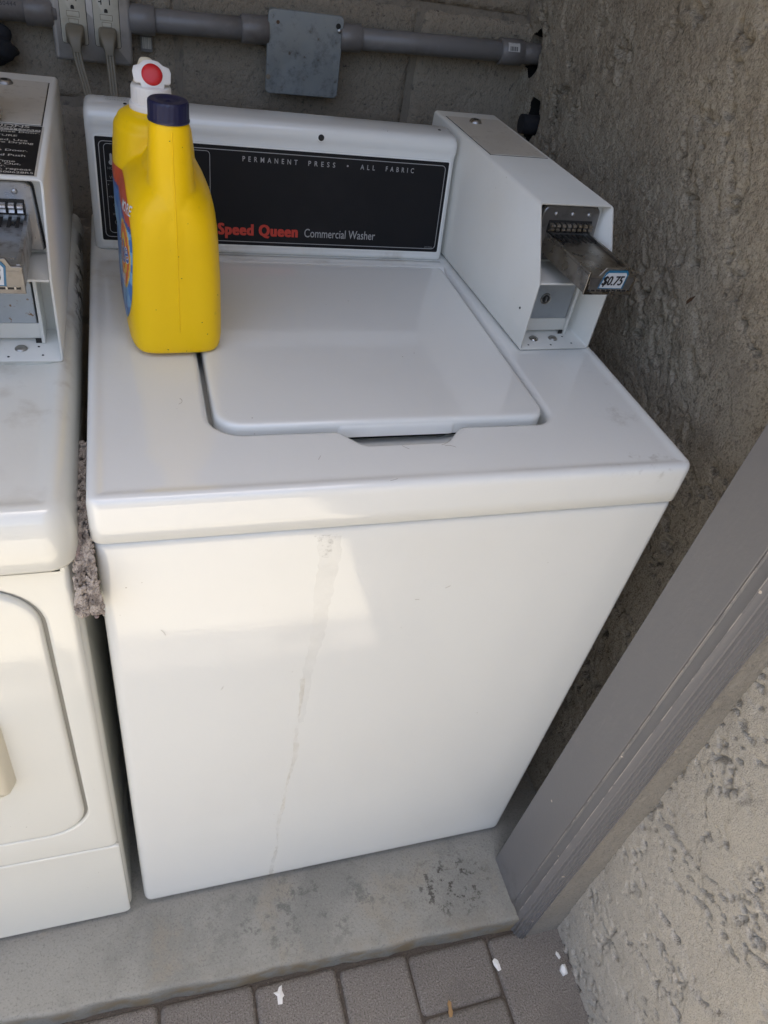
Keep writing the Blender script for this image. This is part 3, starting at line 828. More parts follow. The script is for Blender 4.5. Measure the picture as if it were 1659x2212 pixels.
ring_on("inner_border_line", rrect(0.0272, 0.1625, 0.0215, 0.1332, 0.005, 5), 0.0007, FO - .0002, FO + .00022, M['print'], con)
plate_on("divider_line", rrect(0.0282, 0.1615, 0.0876, 0.0882, 0.0002, 2), FO - .0002, FO + .0002, M['print_dim'], con)
def TXF(u, v): 
    o = PL(u, v, FO + .0003)
    return Matrix(((1, 0, 0, o.x), (0, Vv.y, Nn.y, o.y), (0, Vv.z, Nn.z, o.z), (0, 0, 0, 1)))
def con_text(s, u, v, size, material, **k): return lettering("lettering", s, size, TXF(u, v), material, con, **k)
cap = 0.0078
for s_, u0, u1, v0 in (("PERMANENT", 0.2060, 0.2820, 0.1232), ("PRESS", 0.2975, 0.3362, 0.1232), ("ALL", 0.3735, 0.3950, 0.1232), ("FABRIC", 0.4115, 0.4545, 0.1232)):
    con_text(s_, u0, v0, 0.0092, M['print'], spacing=2.1, width=u1 - u0, off=0.012)
v, f = lathe_data([(0.0013, 0), (0.0013, 0.0003)], 14, M4=Matrix(((1, 0, 0, PL(.3545, .1264, FO).x), (0, Vv.y, Nn.y, PL(.3545, .1264, FO).y), (0, Vv.z, Nn.z, PL(.3545, .1264, FO).z), (0, 0, 0, 1))))
from_data("bullet_mark", v, f, M['print'], con)
sq = bold(text_mesh("Speed Queen", 0.0215, None, width=0.1130, spacing=1.12), 0.00110, 0.0005)
sq.transform(TXF(0.1728, 0.0258)); link("lettering", sq, M['print_red'], con)
con_text("Commercial Washer", 0.2966, 0.0262, 0.0172, M['print'], width=0.1085, off=0.004)
con_text("201906", 0.4865, 0.0178, 0.0032, M['print_dim'], width=0.0125)
con_text("HOT", 0.0302, 0.1018, 0.0048, M['print_dim'])
con_text("WASH", 0.0318, 0.0900, 0.0060, M['print_dim'])
con_text("NORMAL", 0.0312, 0.0662, 0.0050, M['print_dim'])
con_text("WARM", 0.0325, 0.0442, 0.0050, M['print_dim'])
for vv in (0.0832, 0.0680):
    plate_on("bullet_mark", rrect(0.0292, 0.0306, vv - .0007, vv + .0007, 0.0006, 3), FO - .0002, FO + .0002, M['print_dim'], con)
for k in range(2):
    ring_on("cycle_mark", rrect(0.0345, 0.0405, 0.0545 - .022 * k, 0.0605 - .022 * k, 0.0028, 5), 0.0006, FO - .0002, FO + .0002, M['print_dim'], con)
th = [(0.0356 + 0.0031 * math.cos(a), 0.1105 + 0.0031 * math.sin(a)) for a in np.radians(np.linspace(120, 420, 16))] + [(0.0371, 0.1195), (0.0366, 0.1212), (0.0356, 0.1217), (0.0346, 0.1212), (0.0341, 0.1195)]
plate_on("thermometer_mark", th, FO - .0002, FO + .0002, M['print'], con)
# screw hole in the nose
hm = axis_matrix((0.3125, 0.5478, 1.0738), (0, -1, 0.15))
v, f = lathe_data([(0.0062, -0.0012), (0.0058, 0.0006), (0.0046, 0.0009)], 20, M4=hm); from_data("hole_ring", v, f, M['enamel'], con)
v, f = lathe_data([(0.0044, -0.001), (0.0042, 0.0012)], 20, M4=hm); from_data("screw_hole", v, f, M['gap'], con)
v, f = lathe_data([(0.0024, 1.0885), (0.002, 1.0892)], 10, (0.495, 0.579, 0)); from_data("screw_hole", v, f, M['gap'], con)
v, f = lathe_data([(0.0024, 1.0885), (0.002, 1.0892)], 10, (0.058, 0.571, 0)); from_data("screw_hole", v, f, M['gap'], con)
# faded print line on the console top
for k, (s_, yy) in enumerate((("ATTENTION  COINS MUST BE", 0.590), ("INSERTED FIRST", 0.580))):
    lettering("lettering", s_, 0.007, Matrix(((1, 0, 0, 0.022 + .012 * k), (0, 1, 0, yy), (0, 0, 1, 1.0893), (0, 0, 0, 1))), M['print_dim'], con)

# ---- coin meter (shared builder: washer and dryer have the same case)
def coin_meter(parent, xf, dryer=False):
    T = xf
    Wd, Dp, Hm, Ht = 0.1075, 0.425, 0.094, 0.1765
    prof = [(0, 0), (0.0, Hm), (0.050, Ht), (Dp, Ht), (Dp, 0)]
    bm = bmesh.new()
    a = [bm.verts.new((0, y, z)) for y, z in prof]; b = [bm.verts.new((Wd, y, z)) for y, z in prof]
    bm.faces.new(a); bm.faces.new(b[::-1])
    for i in (2, 3, 4):
        k = (i + 1) % 5
        bm.faces.new((a[i], a[k], b[k], b[i]))
    bmesh.ops.recalc_face_normals(bm, faces=bm.faces)
    # outside normals: check against the top face
    for fc in bm.faces:
        if abs(fc.normal.z) > .9 and fc.calc_center_median().z > .1 and fc.normal.z < 0:
            bmesh.ops.reverse_faces(bm, faces=bm.faces); break
    long = [e for e in bm.edges if abs(e.verts[0].co.y - e.verts[1].co.y) > 0.3 and abs(e.verts[0].co.z - Ht) < 1e-4]
    long += [e for e in bm.edges if abs(e.verts[0].co.y - e.verts[1].co.y) > 0.3 and abs(e.verts[0].co.z) < 1e-4]
    bmesh.ops.bevel(bm, geom=long, offset=0.005, segments=4, profile=0.5, affect='EDGES')
    me = bpy.data.meshes.new("coin_meter"); bm.transform(T); bm.to_mesh(me); bm.free(); smooth(me, 50)
    case = link("coin_meter", me, M['meter'], parent)
    so = case.modifiers.new("solid", 'SOLIDIFY'); so.thickness = 0.0028; so.offset = -1
    def B(name, b, m, bw=0.0, seg=2):
        return box(name, b, m, case, bw, xf=T, seg=seg)
    metal = M['chrome'] if dryer else M['steel']
    # inner liner sheet: shelf, lips, back walls
    B("shelf", (0.003, Wd - .003, 0.0015, 0.066, Hm - .0025, Hm + .0005), M['meter'], 0.001)
    B("back_panel", (0.003, Wd - .003, 0.066, 0.069, 0.003, Ht - .003), M['meter'])
    pts = rrect(0.0135, 0.0945, 0.101, 0.1705, (0.002, 0.002, 0.008, 0.008), 5)
    pts = [(x + (0.054 - x) * 0.10 * (0.1705 - z) / 0.07 * (-1), z) for x, z in pts]
    v, f = loft([[(x, 0.066, z) for x, z in offset(pts, .0016)], [(x, 0.0625, z) for x, z in offset(pts, .0016)]], False, True)
    from_data("plate_gasket", v, f, M['gap'], case, xf=T)
    v, f = loft([[(x, 0.0625, z) for x, z in pts], [(x, 0.0560, z) for x, z in pts], [(x, 0.0550, z) for x, z in offset(pts, -.0012)]], False, True)
    from_data("slide_plate", v, f, M['plate'] if not dryer else M['chrome'], case, xf=T, ang=30)
    for x in (0.031, 0.055, 0.079):
        v, f = lathe_data([(0.0030, 0), (0.0030, 0.001), (0.0020, 0.0022), (0.0005, 0.0026)], 14, M4=T @ axis_matrix((x, 0.0552, 0.1615), (0, -1, 0)))
        from_data("screw", v, f, M['chrome'], case)
    # row of fingers the slide runs under
    v, f = tube_data([(0.0235, 0.0545, 0.1455), (0.0865, 0.0545, 0.1455)], 0.0045, 10)
    from_data("finger_slot", v, f, M['gap'], case, xf=T)
    B("finger_slot", (0.0235, 0.0865, 0.0540, 0.0549, 0.138, 0.1535), M['gap'])
    for k in range(8):
        x0 = 0.0245 + k * 0.0079
        pr = [(0.0548, 0.1405), (0.0485, 0.1412), (0.0462, 0.1432), (0.0475, 0.1452), (0.0478, 0.1462), (0.0462, 0.1480), (0.0475, 0.1502), (0.0548, 0.1510)]
        v, f = loft([[(x0, y, z) for y, z in pr], [(x0 + 0.0052, y, z) for y, z in pr]], True, True)
        from_data("finger", v, f, metal, case, xf=T, ang=60)
    # the coin slide
    SX0, SX1, SY0, SY1 = 0.0240, 0.0890, -0.0600, 0.056
    zt, zb = 0.1385, 0.1120
    bm = bmesh.new()
    bbox(bm, SX0, SX1, SY0, SY1, zb, zt - 0.0035)
    bbox(bm, SX0, SX0 + 0.004, SY0, SY1, zt - 0.0034, zt)
    bbox(bm, SX1 - 0.004, SX1, SY0, SY1, zt - 0.0034, zt)
    sld = from_bm("coin_slide", bm, metal, case, xf=T); bev(sld, 0.0006, 2)
    for k in range(7):
        x0 = 0.0300 + k * 0.0079
        B("coin_groove", (x0, x0 + 0.0032, 0.030, 0.0555, zt - 0.00352, zt - 0.0031), M['gap'])
    # front plate of the slide, with raised tab and price sticker
    fmat = M['plate'] if dryer else M['steel']
    fp = [(SX0 - .001, zb - .001), (SX1 + .001, zb - .001), (SX1 + .001, zt - .001), (SX1 - .008, zt - .001), (SX1 - .012, zt + .0065), (SX0 + .020, zt + .0065), (SX0 + .013, zt - .003), (SX0 + .003, zt - .003), (SX0 + .003, zt + .0005), (SX0 - .001, zt + .0005)]
    v, f = loft([[(x, SY0, z) for x, z in fp], [(x, SY0 - .0025, z) for x, z in fp]], True, True)
    pl_ = from_data("slide_front", v, f, fmat, case, xf=T, ang=30); bev(pl_, 0.0006, 2)
    ip = [(SX0 + .004, zb + .0055), (SX1 - .004, zb + .0055), (SX1 - .002, zt - .005), (SX0 + .002, zt - .006)]
    v, f = loft([[(x, SY0 - .0026, z) for x, z in ip], [(x, SY0 - .0029, z) for x, z in ip]], True, True)
    from_data("front_recess", v, f, M['plate'], case, xf=T)
    B("front_slot", (SX0 + .003, SX1 - .003, SY0 - .0032, SY0 - .0024, zb + .0038, zb + .0056), M['gap'])
    for k in range(8):
        x0 = SX0 + 0.0055 + k * 0.0073
        B("coin_blade", (x0, x0 + 0.0016, SY0 - .0036, SY0 - .0024, zb + .0040, zb + .0066), M['chrome'])
    sp = [(SX0 + .0155, zb + .0075), (SX1 - .0145, zb + .0070), (SX1 - .0125, zb + .026), (SX1 - .0155, zb + .0300), (SX0 + .0245, zb + .0300), (SX0 + .0205, zb + .0265)]
    def stick(name, pts, d0, d1, m):
        v, f = loft([[(x, SY0 - d0, z) for x, z in pts], [(x, SY0 - d1, z) for x, z in pts]], True, True)
        return from_data(name, v, f, m, case, xf=T)
    stick("price_sticker", sp, .0026, .0033, M['sticker_blue'])
    sp2 = [(SX0 + .0170, zb + .0085), (SX1 - .0165, zb + .0080), (SX1 - .0145, zb + .0245), (SX1 - .0165, zb + .0272), (SX0 + .0245, zb + .0272), (SX0 + .0215, zb + .0245)]
    stick("sticker_face", sp2, .0032, .00345, M['sticker_white'])
    pm = bold(text_mesh("$0.75", 0.0165, None, shear=0.22, width=0.0285), 0.00035, 0.0001)
    pm.transform(T @ Matrix(((1, 0, 0, SX0 + .0190), (0, 0, -1, SY0 - .0036), (0, 1, 0, zb + .0120), (0, 0, 0, 1)))); link("lettering", pm, M['print_black'], case)
    # lower bay: cash box, ledges, bolts
    B("cash_box", (0.0035, 0.082, 0.036, 0.064, 0.027, Hm - .003), M['cashbox_rust'] if dryer else M['cashbox'], 0.001)
    B("ledge", (0.003, 0.0845, 0.037, 0.066, 0.008, 0.0265), M['meter'], 0.0012)
    B("corner_post", (0.0842, 0.0880, 0.033, 0.066, 0.004, Hm - .003), M['meter'], 0.0008)
    B("dark_notch", (0.0780, 0.0840, 0.0355, 0.0368, 0.0032, 0.0085), M['gap'])
    lm = T @ axis_matrix((0.041, 0.036, 0.0560), (0, -1, 0))
    v, f = lathe_data([(0.0078, 0), (0.0078, 0.0012), (0.0070, 0.0022), (0.0060, 0.0018), (0.0056, 0.0006)], 20, M4=lm); from_data("lock_ring", v, f, metal, case)
    v, f = lathe_data([(0.0052, 0.0004), (0.0050, 0.0010)], 18, M4=lm); from_data("lock_core", v, f, M['gap'], case)
    B("key_slot", (0.0398, 0.0416, 0.0333, 0.0352, 0.0525, 0.0595), M['chrome'])
    for x in (0.0335, 0.0635):
        v, f = lathe_data([(0.0066, 0), (0.0064, 0.0008), (0.0048, 0.0023), (0.0022, 0.0031), (0.0003, 0.0033)], 18, M4=T @ Matrix.Translation((x, 0.0235, 0.0029)))
        from_data("bolt_head", v, f, M['steel'], case)
    for x, y in ((0.018, 0.008), (0.086, 0.010), (0.081, 0.028), (0.052, 0.007)):
        v, f = lathe_data([(0.0014, 0), (0.0012, 0.0003)], 8, M4=T @ Matrix.Translation((x, y, 0.0029))); from_data("pin_hole", v, f, M['gap'], case)
    # top access door with its lock
    py0, py1 = (0.2225, 0.395) if not dryer else (0.215, 0.392)
    B("panel_gap", (0.0075, 0.0990, py0 - .0012, py1 + .0012, Ht - .0006, Ht + .0003), M['gap'])
    B("access_panel", (0.0088, 0.0978, py0, py1, Ht - .0005, Ht + .0011), M['door_panel'], 0.0005)
    km = T @ Matrix.Translation((0.048, 0.372, Ht + .001))
    v, f = lathe_data([(0.0098, 0), (0.0094, 0.0012), (0.0072, 0.0042), (0.0064, 0.0046), (0.0050, 0.0043)], 24, M4=km); from_data("panel_lock", v, f, M['chrome'], case)
    v, f = lathe_data([(0.0042, 0.0040), (0.0040, 0.0046)], 16, M4=km); from_data("lock_core", v, f, M['gap'], case)
    if not dryer:
        v, f = lathe_data([(0.0017, 0), (0.0015, 0.0005)], 10, M4=T @ axis_matrix((0, 0.026, 0.048), (-1, 0, 0), (0, 1, 0))); from_data("pin_hole", v, f, M['gap'], case)
    return case
cm = coin_meter(W, Matrix.Translation((0.5362, 0.2545, TZ - .0005)) @ Matrix.Rotation(math.radians(2.1), 4, 'Z'))
cm["label"] = "white steel coin meter with extended coin slide and price sticker"

# ---- tape residue and grime on the washer front
def ribbon(name, pts, widths, material, parent, y=-0.0004, jag=0.0):
    v = []; f = []
    for i, ((x, z), w) in enumerate(zip(pts, widths)):
        v += [(x - w / 2 + rnd.uniform(-jag, jag), y, z), (x + w / 2 + rnd.uniform(-jag, jag), y, z)]
    for i in range(len(pts) - 1): f.append((2 * i, 2 * i + 1, 2 * i + 3, 2 * i + 2))
    return from_data(name, v, f, material, parent)
zz = np.linspace(0.848, 0.024, 60)
def rx(z): return 0.207 + 0.018 * (1 - (1 - z / .85) ** 2.2)
def rw(z): return rx(z) + 0.0025 * math.sin(z * 19) + 0.0012 * math.sin(z * 47 + 1)
ribbon("tape_residue", [(rw(z) + .005, z) for z in np.linspace(0.846, 0.50, 50)], [0.027 - 0.020 * ((0.846 - z) / .346) ** .8 for z in np.linspace(0.846, 0.50, 50)], M['residue_faint'], W, jag=.0016)
ribbon("drip_stain", [(rw(z), z) for z in np.linspace(0.60, 0.024, 70)], [0.0050 + 0.0022 * math.sin(z * 33) for z in np.linspace(0.60, 0.024, 70)], M['residue'], W, y=-0.0007, jag=.0014)
ribbon("tape_remnant", [(rw(z) + .001, z) for z in np.linspace(0.849, 0.815, 14)], np.linspace(0.020, 0.010, 14), M['residue_dark'], W, y=-0.0009, jag=.003)
ribbon("grime_spot", [(rw(z) - .004, z) for z in np.linspace(0.034, 0.0245, 6)], (0.004, 0.012, 0.020, 0.024, 0.022, 0.018), M['residue_dark'], W, y=-0.0010, jag=.003)
# stray hairs and fine scratches on the enamel
for k, (x, y, z, l, a0, c) in enumerate(((0.060, 0, 0.715, .012, 1.7, 60), (0.38, 0, 0.745, .008, .4, 25), (0.345, 0, 0.73, .006, -.2, 30), (0.12, 0, 0.60, .008, .9, 70))):
    pts = []; th_ = a0; px, pz = x, z
    for i in range(10):
        pts.append((px, -0.0006, pz)); px += l / 10 * math.cos(th_); pz += l / 10 * math.sin(th_); th_ += c * l / 10
    v, f = tube_data(pts, 0.00016, 5); from_data("stray_hair", v, f, M['hair'], W)
for k, (x, y, l, a0, c) in enumerate(((0.36, 0.060, .02, .3, 40), (0.375, 0.055, .014, 2.4, 80), (0.315, 0.062, .010, -.9, 30), (0.22, 0.045, .008, 1, 10), (0.09, 0.15, .014, .5, 160), (0.285, 0.0035, .010, .2, 20))):
    pts = []; th_ = a0; px, py = x, y
    for i in range(10):
        pts.append((px, py, 0.9122 if y > .02 else 0.9142)); px += l / 10 * math.cos(th_); py += l / 10 * math.sin(th_); th_ += c * l / 10
    v, f = tube_data(pts, 0.00016, 5); from_data("stray_hair", v, f, M['hair'], W)

# ================================================================== DRYER
D = empty("tumble_dryer", (-0.35, 0.3, 0), "cream coin operated dryer cut off at the left edge of the photo", "dryer")
DX1 = -0.0185; DX0 = DX1 - 0.683
cabinet("cabinet", DX0, DX1, -0.004, 0.66, 0.018, 0.850, 0.016, M['cream'], D)
do = rrect(DX0 - .004, -0.0118, -0.020, 0.662, (0.028, 0.028, 0.012, 0.012), 10)
L = [[(x, y, .846) for x, y in offset(do, -.006)], [(x, y, .8475) for x, y in offset(do, -.0015)], [(x, y, .851) for x, y in do], [(x, y, .880) for x, y in offset(do, -.0008)]]
for d, z in ((.002, .893), (.0045, .9025), (.0085, .9095), (.013, .9130), (.0175, .9140), (.0215, .9133), (.026, .9112), (.031, .9100), (.036, .9095), (.04, .9095)):
    L.append([(x, y, z) for x, y in rr_inset((DX0 - .004, -0.0118, -0.020, 0.662), (0.028, 0.028, 0.012, 0.012), d, 10)])
v, f = loft(L, False, True)
from_data("top_panel", v, f, M['cream'], D, ang=50)
# front panel with the door opening: raised frame, groove, door
FY = -0.0045
def xz_loft(pts, steps, y_sign=-1, cap1=True):
    return loft([[(x, y, z) for x, z in offset(pts, d)] for d, y in steps], False, cap1)
dp = rrect(-0.64, -0.0560, 0.330, 0.818, (0.03, 0.055, 0.055, 0.03), 10)
dpo = offset(dp, 0.0036)
fr = rrect(DX0 + .003, DX1 - .004, 0.262, 0.8455, (0.008, 0.013, 0.004, 0.004), 6)
# front skin as ring between frame outline and door opening
bm = bmesh.new()
def addloop(pts, y): return [bm.verts.new((x, y, z)) for x, z in pts]
A0 = addloop(offset(fr, 0), FY + .0005); A1 = addloop(offset(fr, -.0012), FY - .003); A2 = addloop(offset(fr, -.004), FY - .0048); A3 = addloop(offset(fr, -.008), FY - .005)
B3 = addloop(offset(dpo, .0045), FY - .005); B2 = addloop(offset(dpo, .003), FY - .0048); B1 = addloop(offset(dpo, .0008), FY - .0035); B0 = addloop(dpo, FY + .0005); B_ = addloop(offset(dpo, -.001), FY + .012)
for P_, Q_ in ((A0, A1), (A1, A2), (A2, A3), (B3, B2), (B2, B1), (B1, B0), (B0, B_)):
    n = len(P_)
    for i in range(n): bm.faces.new((P_[i], P_[(i + 1) % n], Q_[(i + 1) % n], Q_[i]))
ed = [bm.edges.get((A3[i], A3[(i + 1) % len(A3)])) for i in range(len(A3))] + [bm.edges.get((B3[i], B3[(i + 1) % len(B3)])) for i in range(len(B3))]
bmesh.ops.triangle_fill(bm, edges=[e for e in ed if e], use_beauty=True)
from_bm("front_panel", bm, M['cream'], D, ang=50)
gr_pts = offset(dpo, .001)
v, f = xz_loft(gr_pts, ((0, FY - .0005), (0, FY - .0012))); from_data("door_groove", v, f, M['groove'], D)
v, f = xz_loft(dp, ((0, FY + .001), (0, FY - .0035), (-.0012, FY - .0060), (-.004, FY - .0073), (-.008, FY - .0076), (-.013, FY - .0077)))
door = from_data("door", v, f, M['cream'], D, ang=50)
hp = rrect(-0.235, -0.1170, 0.476, 0.637, (0.012, 0.012, 0.03, 0.03), 7)
hp = [(x - (0.0 if x < -.17 else 0.006 * ((z - .556) / .08) ** 2), z) for x, z in hp]
v, f = xz_loft(hp, ((.0, FY - .0075), (-.001, FY - .012), (-.005, FY - .022), (-.010, FY - .026), (-.016, FY - .027)))
from_data("handle", v, f, M['handle'], door, ang=50)
lp = rrect(DX0 + .003, DX1 - .003, 0.0195, 0.2605, (0.012, 0.012, 0.006, 0.006), 6)
v, f = xz_loft(lp, ((0, FY + .001), (0, FY - .0022), (-.0008, FY - .0034), (-.002, FY - .0038), (-.006, FY - .0039)))
from_data("lower_panel", v, f, M['cream'], D, ang=50)
v, f = loft([[(x, y, z) for y, z in ((0.53, .9135), (0.555, 1.06), (0.56, 1.085), (0.60, 1.088), (0.605, .9135))] for x in (DX0 + .01, -0.145)], True, True)
from_data("console", v, f, M['cream'], D, ang=20)
cf = from_data("console_fascia", [(x, y - .0012, z) for x, y, z in ((DX0 + .03, .534, .935), (-.165, .534, .935), (-.165, .5528, 1.045), (DX0 + .03, .5528, 1.045))], [(0, 1, 2, 3)], M['fascia'], D)
cm2 = coin_meter(D, Matrix.Translation((-0.1325, 0.2325, 0.9100 + .004)), dryer=True)
cm2["label"] = "coin meter with scratched steel slide and black instruction label"
box("meter_base", (-0.1325, -0.026, 0.236, 0.655, 0.9085, 0.9143), M['cream'], D)
# instruction label on the meter top
LZ = 0.914 + 0.1765
def lab_box(name, x0, x1, y0, y1, z, m): return box(name, (x0, x1, y0, y1, LZ - .0002, LZ + z), m, cm2)
lab_box("label_border", -0.1300, -0.0312, 0.2870, 0.4440, .0003, M['label_white'])
lab_box("instruction_label", -0.1290, -0.0335, 0.2895, 0.4430, .0006, M['fascia'])
lab_box("label_band", -0.1285, -0.0345, 0.4230, 0.4300, .0008, M['label_white'])
for s_, xr, yy, sz, mk in (("INSTRUCTIONS", 0.0867, 0.4335, 0.0118, 'label_white'), ("IMPORTANT", 0.0729, 0.4300, 0.0060, 'label_white'), ("BEFORE EACH LOAD", 0.0975, 0.4238, 0.0078, 'print_black'),
        ("Clothes, Close Door.", 0.0984, 0.4150, 0.0082, 'label_white'), ("TEMPERATURE", 0.0762, 0.4015, 0.0078, 'label_white'), ("Required. Use", 0.0872, 0.3875, 0.0082, 'label_white'),
        ("For More Drying", 0.0934, 0.3795, 0.0082, 'label_white'), ("Cycle-Open Door.", 0.0896, 0.3550, 0.0082, 'label_white'), ("Door and Push", 0.0883, 0.3400, 0.0082, 'label_white'), ('"0" Time', 0.0797, 0.3222, 0.0076, 'label_white'),
        ("Goes Out,", 0.0856, 0.3150, 0.0076, 'label_white'), ("dryer.", 0.0722, 0.3085, 0.0076, 'label_white'), ("desired, repeat", 0.0959, 0.3005, 0.0082, 'label_white'), ("500628R5", 0.0985, 0.2918, 0.0070, 'label_white')):
    me = text_mesh(s_, sz, None, off=0.01, align='RIGHT')
    sc_ = 1.1
    for v_ in me.vertices: v_.co.x *= sc_
    me.transform(Matrix.Translation((xr - 0.1325, yy, LZ + .0010)))
    link("lettering", me, M[mk], cm2)

# ================================================================== DETERGENT BOTTLE
BT = empty("detergent_bottle", (0.0930, 0.342, 0.9156), "yellow detergent bottle with navy cap and white spout standing on the washer lid", "bottle", rz=math.radians(3.0))
def selip(hx, hy, z, n=4.2, seg=56, cx=0, cy=0):
    out = []
    for k in range(seg):
        a = 2 * math.pi * k / seg; c, s = math.cos(a), math.sin(a)
        out.append((cx + hx * math.copysign(abs(c) ** (2 / n), c), cy + hy * math.copysign(abs(s) ** (2 / n), s), z))
    return out
body = [selip(*a) for a in ((.042, .091, 0, 6), (.0485, .0975, .0015, 6), (.0512, .1003, .006, 5.6), (.0525, .1015, .016, 5.4), (.0525, .1013, .04, 5.2), (.0518, .1005, .08, 5), (.0505, .1, .11, 4.6), (.0490, .0995, .135, 4.2), (.0474, .098, .150, 3.8), (.0445, .096, .163, 3.2), (.0390, .092, .173, 2.8), (.0310, .086, .1815, 2.5), (.020, .074, .188, 2.2), (.008, .05, .1905, 2))]
bm = bmesh.new()
def add_data(d):
    vs = [bm.verts.new(p) for p in d[0]]
    for q in d[1]: bm.faces.new([vs[i] for i in q])
add_data(loft(body, True, True))
# front neck, flaring into the front face
neck = [selip(a, b, z, n, 40, 0, cy) for a, b, z, n, cy in ((.034, .0315, .08, 2.6, -.067), (.0290, .0320, .11, 2.3, -.0685), (.0255, .0310, .14, 2.1, -.069), (.0240, .0280, .168, 2, -.0675), (.0228, .0240, .192, 2, -.065), (.0215, .0220, .212, 2, -.064), (.0203, .0205, .228, 2, -.0635), (.0196, .0196, .238, 2, -.063), (.0178, .0178, .2405, 2, -.063), (.0172, .0172, .248, 2, -.063))]
add_data(loft(neck, True, True))
# rear tank under the spout
tank = [selip(a, b, z, n, 48, -.006, cy) for a, b, z, n, cy in ((.046, .05, .10, 3, .045), (.0455, .05, .15, 2.8, .045), (.0435, .048, .18, 2.5, .045), (.042, .046, .195, 2.3, .045), (.041, .045, .2035, 2.2, .045), (.0375, .041, .2085, 2.1, .045), (.0365, .040, .2120, 2, .045), (.030, .033, .2165, 2, .045), (.0235, .0235, .2185, 2, .045), (.0205, .0205, .224, 2, .045))]
add_data(loft(tank, True, True))
# handle ridge from the neck down to the rear shoulder
rid = [selip(a, b, z, 2, 24, 0, cy) for a, b, z, cy in ((.030, .05, .16, -.02), (.024, .045, .19, -.028), (.016, .030, .208, -.045), (.011, .018, .220, -.055), (.008, .010, .228, -.059))]
add_data(loft(rid, True, True))
me = bpy.data.meshes.new("bottle_raw"); bmesh.ops.recalc_face_normals(bm, faces=bm.faces); bm.to_mesh(me); bm.free()
tmp = bpy.data.objects.new("bottle_raw", me); COL.objects.link(tmp)
rm = tmp.modifiers.new("r", 'REMESH'); rm.mode = 'VOXEL'; rm.voxel_size = 0.0018
sm = tmp.modifiers.new("s", 'SMOOTH'); sm.factor = 0.5; sm.iterations = 7
dg = bpy.context.evaluated_depsgraph_get()
bme = bpy.data.meshes.new_from_object(tmp.evaluated_get(dg)); bpy.data.objects.remove(tmp)
bme.name = "body"; bme.shade_smooth(); bme.materials.clear()
bvh = BVHTree.FromPolygons([v_.co.copy() for v_ in bme.vertices], [tuple(p_.vertices) for p_ in bme.polygons])
link("body", bme, M['yellow'], BT, local=True)
def on_front(x, z, out=0.0003):
    h = bvh.ray_cast(Vector((x, -.3, z)), Vector((0, 1, 0)))
    return h[0] + Vector((0, -out, 0))
path = [on_front(0.0005, z, .0000) for z in np.linspace(0.03, 0.234, 60)]
v, f = tube_data(path, 0.0006, 6); from_data("mould_seam", v, f, M['yellow'], BT, local=True)
# little flies / specks stuck on the plastic
for x, z, s_ in ((-.002, .2265, 1), (.010, .221, .8), (.012, .152, .7), (.0015, .118, .9), (.004, .094, 1), (-.024, .058, .8), (.025, .042, 1.1), (.031, .027, 1.1), (-.013, .0085, 1.3), (.0075, .0055, .9), (.0435, .07, 1)):
    p0 = on_front(x, z, .0002)
    bm = bmesh.new(); bmesh.ops.create_icosphere(bm, subdivisions=1, radius=0.00052 * s_)
    bm.transform(Matrix.Translation(p0) @ Matrix.Rotation(rnd.uniform(0, 3), 4, 'Y') @ Matrix.Diagonal((1.5, .5, .8, 1)))
    from_bm("speck", bm, M['speck'], BT, local=True)
# navy cap with ribs
cz = 0.2392; cc = (0, -.063)
def ribbed(name, prof, seg, rib, m, center, parent, z_lo, z_hi):
    loops = []
    for r, z in prof:
        L_ = []
        for k in range(seg):
            a = 2 * math.pi * k / seg
            rr = r - (rib if (k % 4 in (0,)) and z_lo <= z <= z_hi else 0)
            L_.append((center[0] + rr * math.cos(a), center[1] + rr * math.sin(a), z))
        loops.append(L_)
    v, f = loft(loops, True, True)
    return from_data(name, v, f, m, parent, local=True, ang=35)
ribbed("navy_cap", [(.0190, cz), (.0200, cz + .0004), (.0202, cz + .002), (.0196, cz + .0025), (.0196, cz + .003), (.0195, cz + .0160), (.0190, cz + .0178), (.0178, cz + .0188), (.0120, cz + .0190), (.0100, cz + .0178), (.0040, cz + .0172), (.0016, cz + .0180), (.0004, cz + .0184)], 96, .0005, M['navy'], cc, BT, cz + .003, cz + .0160)
# white spout: collar, lever plate, red button, nozzle
tcx, tcy = -.006, .045
ribbed("spout_collar", [(.0215, .2190), (.0232, .2194), (.0234, .2240), (.0226, .2256), (.0212, .2262), (.0208, .2405), (.0200, .2425), (.0180, .2435), (.0100, .2440)], 120, .0005, M['cap_white'], (tcx, tcy), BT, .2262, .2405)
fm = axis_matrix((tcx + .001, tcy - .007, .2535), (0, -.84, .54))
lev = [(-.0100, -.0165), (.0100, -.0165), (.0125, -.0080), (.0160, -.0080), (.0185, -.0068), (.0195, .0030), (.0180, .0078), (.0120, .0098), (.0075, .0135), (0, .0150), (-.0075, .0135), (-.0120, .0098), (-.0180, .0078), (-.0195, .0030), (-.0185, -.0068), (-.0160, -.0080), (-.0125, -.0080)]
v, f = loft([[fm @ Vector((x, y, -.0020)) for x, y in lev], [fm @ Vector((x, y, .0004)) for x, y in lev], [fm @ Vector((x * .965, y * .965, .0010)) for x, y in lev]], True, True)
from_data("spout_lever", v, f, M['cap_white'], BT, local=True, ang=60)
v, f = lathe_data([(.0122, 0), (.0122, .0012), (.0112, .0016)], 36, M4=fm); from_data("button_ring", v, f, M['cap_white'], BT, local=True)
v, f = lathe_data([(.0108, .0008), (.0107, .0022), (.0100, .0032), (.0080, .0040), (.0045, .0045), (.0008, .0047)], 36, M4=fm); from_data("red_button", v, f, M['cap_red'], BT, local=True)
nm = axis_matrix((tcx - .003, tcy + .006, .243), (-.02, .25, 1))
